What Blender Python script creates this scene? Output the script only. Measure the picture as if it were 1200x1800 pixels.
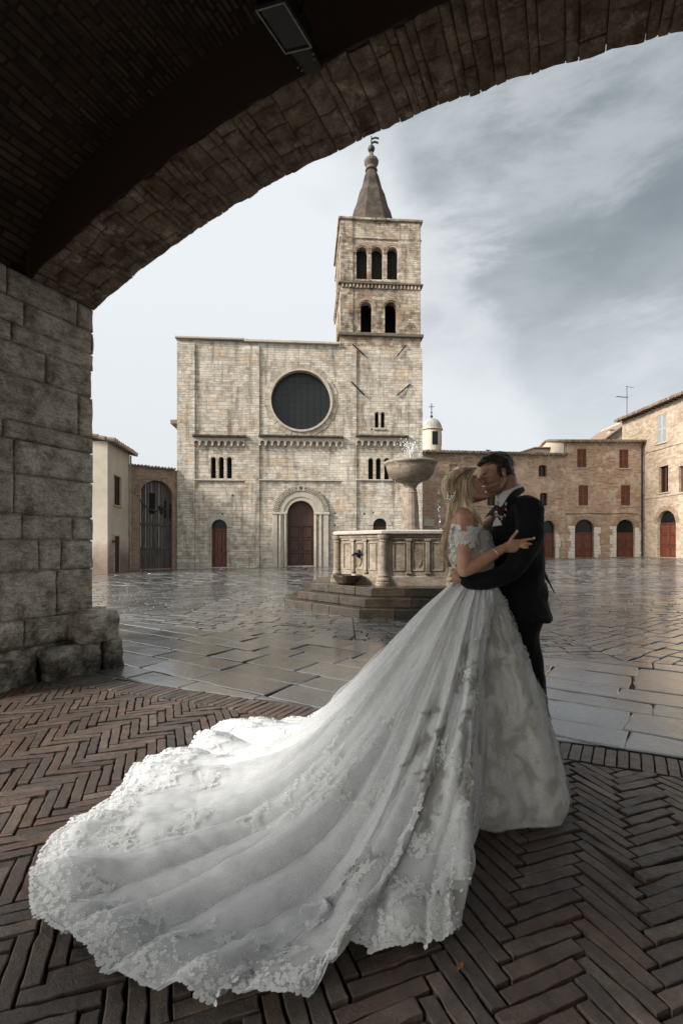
import bpy, bmesh, math, random
import numpy as np
from mathutils import Vector, Matrix, noise
R = math.radians
random.seed(7)
for o in list(bpy.data.objects): bpy.data.objects.remove(o)
SC = bpy.context.scene
COL = SC.collection
# ------------------------------------------------------------------ camera
F = 850.0; CH = 1.3; HZ = 960.0
cd = bpy.data.cameras.new("camera"); cam = bpy.data.objects.new("camera", cd); COL.objects.link(cam)
cam.location = (0, 0, CH); cam.rotation_euler = (R(90), 0, 0)
cd.sensor_fit = 'VERTICAL'; cd.sensor_height = 36; cd.lens = F/1800*36
cd.shift_y = (HZ-900)/1800; cd.clip_start = .05; cd.clip_end = 3000
SC.camera = cam
# ------------------------------------------------------------------ light
SUN_AZ = R(-114)      # compass angle of the sun measured from +Y towards +X
SUN_EL = R(30)
w = bpy.data.worlds.new("World"); SC.world = w; w.use_nodes = True
nt = w.node_tree; nt.nodes.clear()
def WN(t, **k):
    n = nt.nodes.new(t)
    for a, b in k.items(): setattr(n, a, b)
    return n
out = WN('ShaderNodeOutputWorld'); bg = WN('ShaderNodeBackground'); nt.links.new(bg.outputs[0], out.inputs[0])
bg.inputs[1].default_value = 0.1
sky = WN('ShaderNodeTexSky'); sky.sky_type = 'NISHITA'; sky.sun_disc = False
sky.sun_elevation = SUN_EL; sky.sun_rotation = SUN_AZ; sky.dust_density = 3; sky.air_density = 1.2
tc = WN('ShaderNodeTexCoord')
def wmath(op, a, b=None, c=None, clamp=False):
    n = WN('ShaderNodeMath', operation=op, use_clamp=clamp)
    for i, x in enumerate((a, b, c)):
        if x is None: continue
        if isinstance(x, (int, float)): n.inputs[i].default_value = x
        else: nt.links.new(x, n.inputs[i])
    return n.outputs[0]
def wdot(v):
    n = WN('ShaderNodeVectorMath', operation='DOT_PRODUCT'); nt.links.new(tc.outputs['Generated'], n.inputs[0])
    n.inputs[1].default_value = Vector(v).normalized(); return n.outputs['Value']
def wmap(x, a, b, c=0, d=1, smooth=True):
    n = WN('ShaderNodeMapRange'); n.interpolation_type = 'SMOOTHSTEP' if smooth else 'LINEAR'
    nt.links.new(x, n.inputs[0])
    for i, q in zip((1, 2, 3, 4), (a, b, c, d)): n.inputs[i].default_value = q
    return n.outputs[0]
def wmix(f, a, b):
    n = WN('ShaderNodeMix', data_type='RGBA')
    for i, x in ((0, f), (6, a), (7, b)):
        if isinstance(x, (int, float)): n.inputs[i].default_value = x
        elif isinstance(x, tuple): n.inputs[i].default_value = (*x, 1)
        else: nt.links.new(x, n.inputs[i])
    return n.outputs[2]
def wnoise(scale, detail, rough, stretch=(1, 1, 1), dist=0.0, rot=0):
    mp = WN('ShaderNodeMapping'); mp.inputs['Scale'].default_value = stretch; mp.inputs['Rotation'].default_value = (0, rot, 0)
    nt.links.new(tc.outputs['Generated'], mp.inputs[0])
    n = WN('ShaderNodeTexNoise'); nt.links.new(mp.outputs[0], n.inputs[0])
    n.inputs['Scale'].default_value = scale; n.inputs['Detail'].default_value = detail
    n.inputs['Roughness'].default_value = rough; n.inputs['Distortion'].default_value = dist
    return n.outputs[0]
def pdir(px, py): return ((px-600)/F, 1, (HZ-py)/F)
sep = WN('ShaderNodeSeparateXYZ'); nt.links.new(tc.outputs['Generated'], sep.inputs[0])
big = wnoise(2.0, 6, .55, (1, 1, 1.8), .3, R(-25))
wis = wnoise(3.0, 10, .62, (1, 1, 2.6), .25, R(-22))
BR = (3.5, 3.62, 3.74); MID = (2.05, 2.25, 2.38); DK = (.80, .95, 1.02)
# brightest low in the west, darkening upwards and to the right
g1 = wmath('MULTIPLY_ADD', wdot(pdir(240, 700)), 1.0, wmath('MULTIPLY_ADD', big, .30, -.15))
c = wmix(wmap(g1, .80, .97), MID, BR)
bank = wmath('ADD', wmath('MULTIPLY_ADD', wis, .16, -.08), wdot((-.62, .60, -.26)))
c = wmix(wmap(bank, .235, .30), c, BR)
rag = wmath('MULTIPLY_ADD', big, .5, -.25); c = wmix(wmap(wmath('ADD', rag, wis), .42, .62, .0, .35), c, (1.45, 1.6, 1.7)) if False else c
g2 = wmath('MULTIPLY_ADD', wdot(pdir(1250, 60)), 1.0, wmath('MULTIPLY_ADD', big, .34, -.17))
c = wmix(wmap(g2, .84, 1.02, 0, .9), c, DK)
hz = wmap(wmath('MULTIPLY_ADD', big, .12, wmath('ADD', sep.outputs[2], -.06)), 0.04, .56, .95, 0)
c = wmix(hz, c, (3.15, 3.26, 3.34))
def streak(px, py, w0, w1, lo, hi, amt, col):
    global c
    d = wmap(wdot(pdir(px, py)), w0, w1)
    m = wmap(wmath('ADD', wis, wmath('MULTIPLY_ADD', d, .28, -.28)), lo, hi)
    c = wmix(wmath('MULTIPLY', wmath('MULTIPLY', m, d), amt), c, col)
streak(900, 265, .95, 1.0, .34, .62, .85, (2.5, 2.62, 2.7))
streak(1070, 210, .975, 1.0, .36, .60, .8, (2.0, 2.12, 2.2))
streak(780, 480, .975, 1.0, .38, .60, .85, (3.1, 3.2, 3.3))
streak(1050, 600, .97, 1.0, .38, .62, .7, (3.0, 3.1, 3.2))
GL = wmap(wdot((math.sin(SUN_AZ)*math.cos(SUN_EL), math.cos(SUN_AZ)*math.cos(SUN_EL), math.sin(SUN_EL))), .25, 1.0)  # out-of-view sky near sun and overhead brightened to light facades and train
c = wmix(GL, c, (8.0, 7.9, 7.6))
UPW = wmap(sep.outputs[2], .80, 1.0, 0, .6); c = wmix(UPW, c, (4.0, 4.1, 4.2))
c = wmix(.06, c, sky.outputs[0])
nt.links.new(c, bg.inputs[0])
sl = bpy.data.lights.new("sun", 'SUN'); so = bpy.data.objects.new("sun", sl); COL.objects.link(so)
sl.energy = 2.75; sl.angle = R(12); sl.color = (1, .95, .89)
sv = Vector((math.sin(SUN_AZ)*math.cos(SUN_EL), math.cos(SUN_AZ)*math.cos(SUN_EL), math.sin(SUN_EL)))
so.rotation_euler = (-sv).to_track_quat('-Z', 'Y').to_euler(); so.location = sv*60
SC.view_settings.view_transform = 'Standard'; SC.view_settings.look = 'None'
SC.view_settings.exposure = 1.33; SC.view_settings.gamma = 1
SC.render.engine = 'CYCLES'
SC.cycles.max_bounces = 8; SC.cycles.diffuse_bounces = 4; SC.cycles.transmission_bounces = 6; SC.cycles.use_denoising = True

# ------------------------------------------------------------------ helpers
def W(px, py, d): return Vector(((px-600)/F*d, d, CH+(HZ-py)/F*d))
def smooth01(x): x = min(1, max(0, x)); return x*x*(3-2*x)
def gz(x, y): return .013*min(40, max(-30, x))*smooth01((y-12)/16)
class MB:
    def __init__(s): s.v = []; s.f = []; s.uv = []; s.hasuv = False
    def add(s, vs, fs, uvs=None):
        b = len(s.v); s.v += [tuple(p) for p in vs]; s.f += [tuple(i+b for i in q) for q in fs]
        if uvs is not None: s.hasuv = True; s.uv += list(uvs)
        else: s.uv += [(0, 0)]*len(vs)
        return s
    def box(s, x0, x1, y0, y1, z0, z1):
        return s.add([(x0,y0,z0),(x1,y0,z0),(x1,y1,z0),(x0,y1,z0),(x0,y0,z1),(x1,y0,z1),(x1,y1,z1),(x0,y1,z1)],
                     [(3,2,1,0),(4,5,6,7),(0,1,5,4),(1,2,6,5),(2,3,7,6),(3,0,4,7)])
    def bbox(s, x0, x1, y0, y1, z0, z1, b=.01):
        # bevelled box: three nested rings
        X = (x0, x1); Y = (y0, y1); Z = (z0, z1); vs = []; fs = []
        bm = bmesh.new(); bmesh.ops.create_cube(bm, size=1)
        for v in bm.verts: v.co = Vector(((x0+x1)/2+v.co.x*(x1-x0), (y0+y1)/2+v.co.y*(y1-y0), (z0+z1)/2+v.co.z*(z1-z0)))
        bmesh.ops.bevel(bm, geom=bm.edges[:], offset=b, segments=1, affect='EDGES', profile=.5)
        bm.verts.index_update()
        r = s.add([v.co.copy() for v in bm.verts], [[v.index for v in f.verts] for f in bm.faces]); bm.free(); return r
    def tube(s, path, rad, n=8, cap=True, flat=None):
        path = [Vector(p) for p in path]; m = len(path)
        if not hasattr(rad, '__len__'): rad = [rad]*m
        vs = []; fs = []; up = Vector((0, 0, 1)); prev = None
        for i, p in enumerate(path):
            t = (path[min(i+1, m-1)]-path[max(i-1, 0)]).normalized()
            if prev is None:
                a = t.cross(up)
                if a.length < .05: a = t.cross(Vector((0, 1, 0)))
                a.normalize()
            else: a = (prev-t*prev.dot(t)).normalized()
            prev = a; b = t.cross(a); r = rad[i]
            ra, rb = r if hasattr(r, '__len__') else (r, r)
            for k in range(n):
                an = 2*math.pi*k/n; vs.append(p+a*ra*math.cos(an)+b*rb*math.sin(an))
        for i in range(m-1):
            for k in range(n):
                k2 = (k+1) % n; fs.append((i*n+k, i*n+k2, (i+1)*n+k2, (i+1)*n+k))
        if cap: fs.append(tuple(range(n-1, -1, -1))); fs.append(tuple(range((m-1)*n, m*n)))
        return s.add(vs, fs)
    def lathe(s, prof, c=(0, 0, 0), n=24, ph=0.0, cap=True):
        vs = []; fs = []
        for r, z in prof:
            for k in range(n):
                a = 2*math.pi*k/n+ph; vs.append((c[0]+r*math.cos(a), c[1]+r*math.sin(a), c[2]+z))
        for i in range(len(prof)-1):
            for k in range(n):
                k2 = (k+1) % n; fs.append((i*n+k, i*n+k2, (i+1)*n+k2, (i+1)*n+k))
        if cap: fs.append(tuple(range(n-1, -1, -1))); fs.append(tuple(range((len(prof)-1)*n, len(prof)*n)))
        return s.add(vs, fs)
    def ell(s, c, r, M=None, n=16, m=10):
        vs = []; fs = []; c = Vector(c); r = Vector(r) if hasattr(r, '__len__') else Vector((r, r, r))
        for i in range(1, m):
            t = math.pi*i/m
            for k in range(n):
                a = 2*math.pi*k/n
                p = Vector((r.x*math.sin(t)*math.cos(a), r.y*math.sin(t)*math.sin(a), r.z*math.cos(t)))
                vs.append(c+(M @ p if M else p))
        a = Vector((0, 0, r.z)); vs.append(c+(M @ a if M else a)); vs.append(c-(M @ a if M else a))
        T = len(vs)-2
        for k in range(n):
            k2 = (k+1) % n; fs.append((T, k, k2)); fs.append((T+1, (m-2)*n+k2, (m-2)*n+k))
            for i in range(m-2): fs.append((i*n+k, (i+1)*n+k, (i+1)*n+k2, i*n+k2))
        return s.add(vs, fs)
    def grid(s, P, uv=None):   # P: array (n,m,3)
        n, m = len(P), len(P[0]); vs = [tuple(P[i][j]) for i in range(n) for j in range(m)]
        fs = [(i*m+j, (i+1)*m+j, (i+1)*m+j+1, i*m+j+1) for i in range(n-1) for j in range(m-1)]
        uvs = [tuple(uv[i][j]) for i in range(n) for j in range(m)] if uv is not None else None
        return s.add(vs, fs, uvs)
    def plate(s, outline, holes, y0, y1):
        cu = bpy.data.curves.new("tmp", 'CURVE'); cu.dimensions = '2D'; cu.fill_mode = 'BOTH'; cu.extrude = (y1-y0)/2
        for pts in [outline]+list(holes):
            sp = cu.splines.new('POLY'); sp.points.add(len(pts)-1); sp.use_cyclic_u = True
            for i, (x, z) in enumerate(pts): sp.points[i].co = (x, z, 0, 1)
        ob = bpy.data.objects.new("tmp", cu); me = bpy.data.meshes.new_from_object(ob)
        yc = (y0+y1)/2
        s.add([(v.co.x, yc+v.co.z, v.co.y) for v in me.vertices], [tuple(reversed(p.vertices)) for p in me.polygons])
        bpy.data.objects.remove(ob); bpy.data.curves.remove(cu); bpy.data.meshes.remove(me); return s
    def mesh(s, name, smooth=False):
        me = bpy.data.meshes.new(name); me.from_pydata([tuple(p) for p in s.v], [], s.f); me.validate(); me.update()
        if s.hasuv:
            ul = me.uv_layers.new(name="UVMap"); li = np.empty(len(me.loops), dtype=np.int32); me.loops.foreach_get('vertex_index', li)
            ul.data.foreach_set('uv', np.array(s.uv, dtype=np.float32)[li].ravel())
        if smooth: me.polygons.foreach_set('use_smooth', [True]*len(me.polygons))
        return me
    def build(s, name, mat, parent=None, smooth=False, loc=None, rz=None, label=None):
        me = s.mesh(name, smooth); me.materials.append(mat)
        o = bpy.data.objects.new(name, me); COL.objects.link(o)
        if parent: o.parent = parent
        if loc is not None: o.location = loc
        if rz is not None: o.rotation_euler = (0, 0, rz)
        if label: o['label'] = label
        return o
def _split(s, name, mat, parent=None, smooth=False, label=None, limit=100):
    n = len(s.v); par = list(range(n))
    def find(a):
        while par[a] != a: par[a] = par[par[a]]; a = par[a]
        return a
    for f in s.f:
        r = find(f[0])
        for i in f[1:]: par[find(i)] = r
    comps = {}
    for f in s.f: comps.setdefault(find(f[0]), []).append(f)
    L = list(comps.values()); out = []
    for k, fs in enumerate(L[:limit]):
        if k == limit-1: fs = [f for g in L[k:] for f in g]
        ids = sorted({i for f in fs for i in f}); mp = {i: j for j, i in enumerate(ids)}; m = MB(); m.v = [s.v[i] for i in ids]; m.uv = [s.uv[i] for i in ids]; m.hasuv = s.hasuv; m.f = [tuple(mp[i] for i in f) for f in fs]
        out.append(m.build(name, mat, parent, smooth, label=label))
    return out
MB.split = _split
def tag(o, label=None, cat=None, group=None, kind=None):
    if label: o['label'] = label
    if cat: o['category'] = cat
    if group: o['group'] = group
    if kind: o['kind'] = kind
    return o
def thing(name, label, cat, loc=(0, 0, 0), rz=0, group=None):
    o = bpy.data.objects.new(name, None); COL.objects.link(o); o.location = loc; o.rotation_euler = (0, 0, rz)
    o.empty_display_size = .3
    return tag(o, label, cat, group)
def arch_pts(x0, x1, z0, z1, n=14, point=0):
    r = (x1-x0)/2; c = (x0+x1)/2; zs = z1-r*(1+point); pts = [(x0, z0), (x1, z0)]
    for i in range(n+1):
        a = math.pi*i/n; pts.append((c+r*math.cos(a), zs+r*(1+point)*math.sin(a)))
    return pts
def rect(x0, x1, z0, z1): return [(x0, z0), (x1, z0), (x1, z1), (x0, z1)]
def circ(cx, cz, r, n=48): return [(cx+r*math.cos(2*math.pi*i/n), cz+r*math.sin(2*math.pi*i/n)) for i in range(n)]
def ring_arc(mb, cx, cz, r0, r1, a0, a1, y0, y1, n=24):
    vs = []; fs = []
    for i in range(n+1):
        a = a0+(a1-a0)*i/n
        for r, y in ((r0, y0), (r1, y0), (r1, y1), (r0, y1)): vs.append((cx+r*math.cos(a), y, cz+r*math.sin(a)))
    for i in range(n):
        for k in range(4):
            k2 = (k+1) % 4; fs.append((i*4+k, (i+1)*4+k, (i+1)*4+k2, i*4+k2))
    fs.append((0, 1, 2, 3)); fs.append((n*4+3, n*4+2, n*4+1, n*4))
    mb.add(vs, fs)

# ------------------------------------------------------------------ materials
class NT:
    def __init__(s, name):
        s.m = bpy.data.materials.new(name); s.m.use_nodes = True; s.t = s.m.node_tree
        s.b = s.t.nodes['Principled BSDF']; s.out = s.t.nodes['Material Output']
    def n(s, t, **k):
        x = s.t.nodes.new(t)
        for a, b in k.items(): setattr(x, a, b)
        return x
    def l(s, a, b): s.t.links.new(a, b)
    def put(s, sock, x):
        if isinstance(x, (int, float)): sock.default_value = x
        elif isinstance(x, tuple): sock.default_value = (*x, 1) if len(x) == 3 and len(sock.default_value) == 4 else x
        else: s.l(x, sock)
    def coord(s, kind='obj'):
        t = s.n('ShaderNodeTexCoord')
        if kind == 'uv': return t.outputs['UV']
        if kind == 'obj': return t.outputs['Object']
        sp = s.n('ShaderNodeSeparateXYZ'); s.l(t.outputs['Object'], sp.inputs[0])
        cb = s.n('ShaderNodeCombineXYZ'); s.l(s.math('ADD', sp.outputs[0], sp.outputs[1]), cb.inputs[0]); s.l(sp.outputs[2], cb.inputs[1])
        return cb.outputs[0]
    def math(s, op, a, b=None, c=None, clamp=False):
        n = s.n('ShaderNodeMath', operation=op, use_clamp=clamp)
        for i, x in enumerate((a, b, c)):
            if x is not None: s.put(n.inputs[i], x)
        return n.outputs[0]
    def noise(s, vec, scale, detail=4, rough=.55, stretch=None, dist=0):
        if stretch:
            mp = s.n('ShaderNodeMapping'); mp.inputs['Scale'].default_value = stretch; s.l(vec, mp.inputs[0]); vec = mp.outputs[0]
        n = s.n('ShaderNodeTexNoise'); s.l(vec, n.inputs[0])
        for k, v in (('Scale', scale), ('Detail', detail), ('Roughness', rough), ('Distortion', dist)): n.inputs[k].default_value = v
        return n.outputs[0]
    def mr(s, x, a, b, c=0, d=1):
        n = s.n('ShaderNodeMapRange'); n.clamp = True; s.put(n.inputs[0], x)
        for i, q in zip((1, 2, 3, 4), (a, b, c, d)): n.inputs[i].default_value = q
        return n.outputs[0]
    def mix(s, f, a, b, mode='MIX'):
        n = s.n('ShaderNodeMix', data_type='RGBA', blend_type=mode)
        for i, x in ((0, f), (6, a), (7, b)): s.put(n.inputs[i], x)
        return n.outputs[2]
    def bump(s, h, strength=.5, dist=.02, normal=None):
        n = s.n('ShaderNodeBump'); n.inputs['Strength'].default_value = strength; n.inputs['Distance'].default_value = dist
        s.l(h, n.inputs['Height'])
        if normal is not None: s.l(normal, n.inputs['Normal'])
        return n.outputs[0]
    def island(s): return s.n('ShaderNodeNewGeometry').outputs['Random Per Island']
    def fin(s, col=None, rough=None, normal=None, spec=None):
        if col is not None: s.put(s.b.inputs['Base Color'], col)
        if rough is not None: s.put(s.b.inputs['Roughness'], rough)
        if normal is not None: s.l(normal, s.b.inputs['Normal'])
        if spec is not None: s.put(s.b.inputs['Specular IOR Level'], spec)
        return s.m
def masonry(name, c1, c2, mortar, bw, bh, kind='wall', rough=.85, bump=.6, stain=(.35, .3, .24), stain_amt=.55, bw2=None, bh2=None, patch=None, msize=.012, streaks=.4, mamt=.7):
    t = NT(name); v0 = t.coord(kind)
    nz = t.n('ShaderNodeTexNoise'); t.l(v0, nz.inputs[0]); nz.inputs['Scale'].default_value = 1.7; nz.inputs['Detail'].default_value = 3
    vm = t.n('ShaderNodeVectorMath', operation='MULTIPLY_ADD'); t.l(nz.outputs['Color'], vm.inputs[0])
    vm.inputs[1].default_value = (bh*.5, bh*.35, 0); t.l(v0, vm.inputs[2]); v = vm.outputs[0]
    def bt(a, b, off):
        n = t.n('ShaderNodeTexBrick'); t.l(v, n.inputs[0]); n.inputs['Scale'].default_value = 1
        n.inputs['Brick Width'].default_value = a; n.inputs['Row Height'].default_value = b; n.offset = off; n.squash = 1.35; n.squash_frequency = 3
        n.inputs['Mortar Size'].default_value = msize; n.inputs['Mortar Smooth'].default_value = .3
        n.inputs['Color1'].default_value = (0, 0, 0, 1); n.inputs['Color2'].default_value = (1, 1, 1, 1); n.inputs['Mortar'].default_value = (.5, .5, .5, 1)
        return n
    b1 = bt(bw, bh, .5); b2 = bt(bw2 or bw*.62, bh2 or bh*.63, .37)
    sel = t.mr(t.noise(v0, .35, 3, .6), .47, .53)
    rnd = t.mix(sel, b1.outputs[0], b2.outputs[0]); fac = t.mix(sel, b1.outputs[1], b2.outputs[1])
    col = t.mix(rnd, c1, c2)
    fine = t.noise(v0, 14, 6, .7); mid = t.noise(v0, 2.3, 6, .65)
    col = t.mix(t.mr(fine, .3, .75, .0, .35), col, tuple(x*.5 for x in c1))
    if patch: col = t.mix(t.mr(t.noise(v0, .8, 5, .7), .52, .62, 0, .8), col, patch)
    col = t.mix(t.mr(mid, .47, .68, 0, stain_amt), col, stain)
    wide = t.noise(v0, .22, 6, .75); col = t.mix(t.mr(wide, .50, .66, 0, .5), col, tuple(min(.8, x*1.15) for x in c2)); col = t.mix(t.mr(wide, .30, .44, .45, 0), col, stain)
    st = t.noise(v0, 1.6, 5, .6, (1.6, .22, 1)); col = t.mix(t.mr(st, .5, .72, 0, streaks), col, tuple(x*.45 for x in stain))
    col = t.mix(t.math('MULTIPLY', fac, mamt), col, mortar)
    h = t.math('ADD', t.math('MULTIPLY', fac, -1.0), t.math('MULTIPLY', fine, .7)); h = t.math('ADD', h, t.math('MULTIPLY', rnd, .35))
    return t.fin(col, rough, t.bump(h, bump, .03), .25)
def plain(name, c, rough=.6, var=.25, scale=6, bump=.2, metal=0, spec=.4, c2=None, stretch=None):
    t = NT(name); v = t.coord(); n = t.noise(v, scale, 5, .6, stretch)
    col = t.mix(t.mr(n, .3, .7), tuple(x*(1-var) for x in c), c2 or tuple(min(1, x*(1+var)) for x in c))
    t.b.inputs['Metallic'].default_value = metal
    return t.fin(col, rough, t.bump(n, bump, .01), spec)
def blockmat(name, c1, c2, stain, rough=.85, bump=.8, scale=1.0, amt=.6, spec=.25, kind='obj', pock=True, isl=1.0, damp=None, patch=None, fineamt=.25):
    # for masonry whose blocks are modelled one by one
    t = NT(name); v = t.coord(kind); r = t.island()
    big_ = t.noise(v, 1.1*scale, 6, .7)
    col = t.mix(t.math('ADD', t.math('MULTIPLY', r, isl), t.math('MULTIPLY', t.mr(big_, .35, .65), 1-isl)), c1, c2)
    if patch:
        pn = t.noise(v, 2.6*scale, 7, .75); col = t.mix(t.mr(pn, .56, .62, 0, .85), col, patch)
        pn2 = t.noise(v, 1.9*scale, 6, .7, (1.3, .8, 1)); col = t.mix(t.mr(pn2, .56, .60, 0, .7), col, (.17, .085, .055))
    a = t.noise(v, 3*scale, 8, .7); f = t.noise(v, 28*scale, 6, .7); lay = t.noise(v, 5*scale, 6, .65, (1, 1, 5))
    col = t.mix(t.mr(a, .42, .68, 0, amt), col, stain)
    col = t.mix(t.mr(lay, .5, .75, 0, amt*.8), col, tuple(x*.5 for x in stain))
    col = t.mix(t.mr(f, .3, .7, fineamt, 0), col, (.02, .018, .015))
    h = t.math('ADD', t.math('MULTIPLY', f, .4), t.math('MULTIPLY', lay, .9))
    if pock:
        vo = t.n('ShaderNodeTexVoronoi'); mp = t.n('ShaderNodeMapping'); mp.inputs['Scale'].default_value = (1, 1, 3); t.l(v, mp.inputs[0]); t.l(mp.outputs[0], vo.inputs[0])
        vo.inputs['Scale'].default_value = 16*scale
        pk = t.math('MULTIPLY', t.mr(vo.outputs[0], .0, .25, 1, 0), t.mr(a, .45, .6)); h = t.math('SUBTRACT', h, pk)
        col = t.mix(t.math('MULTIPLY', pk, .6), col, (.02, .018, .015))
    if damp:
        sp = t.n('ShaderNodeSeparateXYZ'); t.l(v, sp.inputs[0])
        dz = t.math('ADD', sp.outputs[2], t.math('MULTIPLY', a, -2.0)); col = t.mix(t.mr(dz, -1.15, -.35, .92, 0), col, damp)
    return t.fin(col, rough, t.bump(h, bump, .02), spec)
M = {}
M['church'] = masonry('church limestone', (.38, .335, .27), (.66, .605, .51), (.10, .08, .06), .58, .24, stain=(.19, .145, .10), stain_amt=.75, patch=(.52, .40, .28), msize=.011, streaks=.75, bump=.8, mamt=.42)
M['tower'] = masonry('tower stone', (.22, .16, .11), (.60, .53, .42), (.05, .04, .03), .48, .23, stain=(.085, .06, .042), stain_amt=1.0, patch=(.28, .16, .10), msize=.012, streaks=.8, mamt=.5)
M['trim'] = blockmat('carved limestone', (.42, .37, .30), (.55, .50, .42), (.2, .16, .12), amt=.45, bump=.4, pock=False)
M['darktrim'] = blockmat('weathered cornice stone', (.10, .08, .06), (.22, .18, .14), (.04, .035, .03), amt=.6, bump=.5, pock=False)
M['brick'] = masonry('warm brick wall', (.26, .155, .10), (.52, .38, .265), (.40, .33, .25), .32, .095, stain=(.24, .165, .11), stain_amt=.65, patch=(.56, .47, .36), msize=.010, bw2=.42, bh2=.15, streaks=.25)
M['brick2'] = masonry('pale brick and stone wall', (.30, .215, .15), (.56, .45, .34), (.38, .32, .24), .34, .10, stain=(.22, .16, .11), stain_amt=.7, patch=(.54, .46, .35), msize=.010, bw2=.45, bh2=.17, streaks=.25)
M['archbrick'] = masonry('gateway brick', (.28, .18, .12), (.44, .33, .23), (.26, .20, .15), .28, .08, stain=(.18, .12, .08), stain_amt=.6, msize=.01)
M['tile'] = blockmat('clay roof tile', (.20, .13, .09), (.34, .26, .20), (.12, .10, .08), amt=.6, scale=2, pock=False)
M['dark'] = plain('unlit interior', (.006, .006, .006), .9, .1)  # near-black colour stands in for the shade inside openings
M['glass'] = plain('dark window glass', (.008, .010, .011), .2, .2, spec=.25)
M['roseglass'] = plain('dark rose window glass', (.006, .008, .009), .4, .2, spec=.4)
M['redwood'] = plain('red brown door wood', (.105, .032, .018), .5, .45, 9, .3, stretch=(1, 1, .15))
M['darkwood'] = plain('dark door wood', (.05, .022, .015), .5, .35, 9, .3, stretch=(1, 1, .15))
M['shutter'] = plain('brown shutter paint', (.14, .05, .028), .55, .25, 9, .2, stretch=(1, 1, .2))
M['greyshutter'] = plain('grey shutter paint', (.36, .37, .35), .6, .15, 9, .2)
M['gatewood'] = plain('weathered gate planks', (.035, .030, .024), .7, .5, 5, .5, c2=(.12, .10, .08), stretch=(3, 3, .25))
M['iron'] = plain('dark iron', (.02, .019, .018), .5, .3, 8, .2, metal=.6)
M['copper'] = plain('weathered bronze', (.04, .045, .035), .5, .3, 8, .2, metal=.3)
M['lead'] = plain('grey dome covering', (.30, .28, .25), .7, .3, 3, .2)
def plaster():
    t = NT('stained plaster'); v = t.coord(); a = t.noise(v, .8, 6, .65); b = t.noise(v, 12, 5, .6)
    sp = t.n('ShaderNodeSeparateXYZ'); t.l(v, sp.inputs[0])
    col = t.mix(t.mr(a, .35, .7), (.55, .49, .40), (.42, .36, .28))
    low = t.mr(t.math('ADD', sp.outputs[2], t.math('MULTIPLY', a, -4.0)), -1.7, .1, 1, 0)
    col = t.mix(t.math('MULTIPLY', low, .8), col, (.17, .115, .08))
    return t.fin(col, .9, t.bump(b, .3, .01), .2)
M['plaster'] = plaster()
M['pier'] = blockmat('rough travertine block', (.52, .45, .35), (.82, .74, .61), (.15, .115, .08), amt=.9, bump=1.0, scale=1.7, isl=.35, damp=(.03, .026, .018), fineamt=.5)
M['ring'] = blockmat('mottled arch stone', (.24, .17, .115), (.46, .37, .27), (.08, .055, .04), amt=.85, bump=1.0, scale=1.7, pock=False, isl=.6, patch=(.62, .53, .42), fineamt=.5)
M['vault'] = masonry('dark vault brick', (.06, .042, .032), (.17, .12, .085), (.02, .016, .013), .27, .075, kind='uv', stain=(.035, .028, .02), stain_amt=.7, bump=1.0, msize=.012)  # darker brick and stain tones than the other walls
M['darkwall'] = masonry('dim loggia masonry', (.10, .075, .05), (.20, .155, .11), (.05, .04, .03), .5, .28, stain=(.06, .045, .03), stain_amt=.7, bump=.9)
def brickfloor():
    t = NT('worn paving brick'); v = t.coord(); r = t.island()
    rmp = t.n('ShaderNodeValToRGB'); t.l(r, rmp.inputs[0]); e = rmp.color_ramp.elements
    e[0].position = 0; e[0].color = (.070, .054, .044, 1); e[1].position = 1; e[1].color = (.19, .145, .115, 1)
    for p, c_ in ((.25, (.14, .082, .058, 1)), (.5, (.095, .076, .064, 1)), (.75, (.16, .105, .078, 1))):
        q = e.new(p); q.color = c_
    a = t.noise(v, 9, 8, .75); f = t.noise(v, 120, 5, .7); b = t.noise(v, 1.3, 4, .6); a2 = t.noise(v, 16, 6, .7)
    col = t.mix(t.mr(a, .42, .62, 0, .7), rmp.outputs[0], (.040, .038, .034)); col = t.mix(t.mr(a2, .55, .68, 0, .6), col, (.17, .125, .095)); col = t.mix(t.mr(f, .35, .6, .4, 0), col, (.02, .018, .016))
    col = t.mix(t.mr(b, .5, .75, 0, .5), col, (.05, .042, .036))
    h = t.math('ADD', t.math('MULTIPLY', a, 1.0), t.math('MULTIPLY', f, .5)); h = t.math('ADD', h, a2)
    ro = t.mr(t.math('ADD', a, b), .75, 1.2, .30, .60)
    return t.fin(col, ro, t.bump(h, .8, .008), .5)
M['brickfloor'] = brickfloor()
def paving():
    t = NT('wet stone slab'); v = t.coord(); r = t.island()
    rmp = t.n('ShaderNodeValToRGB'); t.l(r, rmp.inputs[0]); e = rmp.color_ramp.elements
    e[0].position = 0; e[0].color = (.035, .034, .032, 1); e[1].position = 1; e[1].color = (.135, .132, .124, 1)
    q = e.new(.5); q.color = (.075, .073, .068, 1)
    a = t.noise(v, 2.2, 8, .65); f = t.noise(v, 38, 6, .65); b = t.noise(v, .28, 4, .6)
    col = t.mix(t.mr(a, .4, .7, 0, .5), rmp.outputs[0], (.05, .045, .038))
    wet = t.mr(t.math('ADD', t.math('MULTIPLY', a, .6), t.math('MULTIPLY', b, 1.0)), .66, .95)
    ro = t.mr(wet, 0, 1, .09, .36)
    ro = t.math('ADD', ro, t.mr(r, 0, 1, -.04, .1))
    h = t.math('ADD', t.math('MULTIPLY', a, 1.6), t.math('MULTIPLY', f, .35))
    nb = t.bump(h, .45, .012); t.b.inputs['Coat Weight'].default_value = .8; t.b.inputs['Coat Roughness'].default_value = .14; t.b.inputs['Coat IOR'].default_value = 1.5
    t.l(t.bump(a, .35, .010), t.b.inputs['Coat Normal'])
    return t.fin(col, ro, nb, .9)
M['paving'] = paving()
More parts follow.
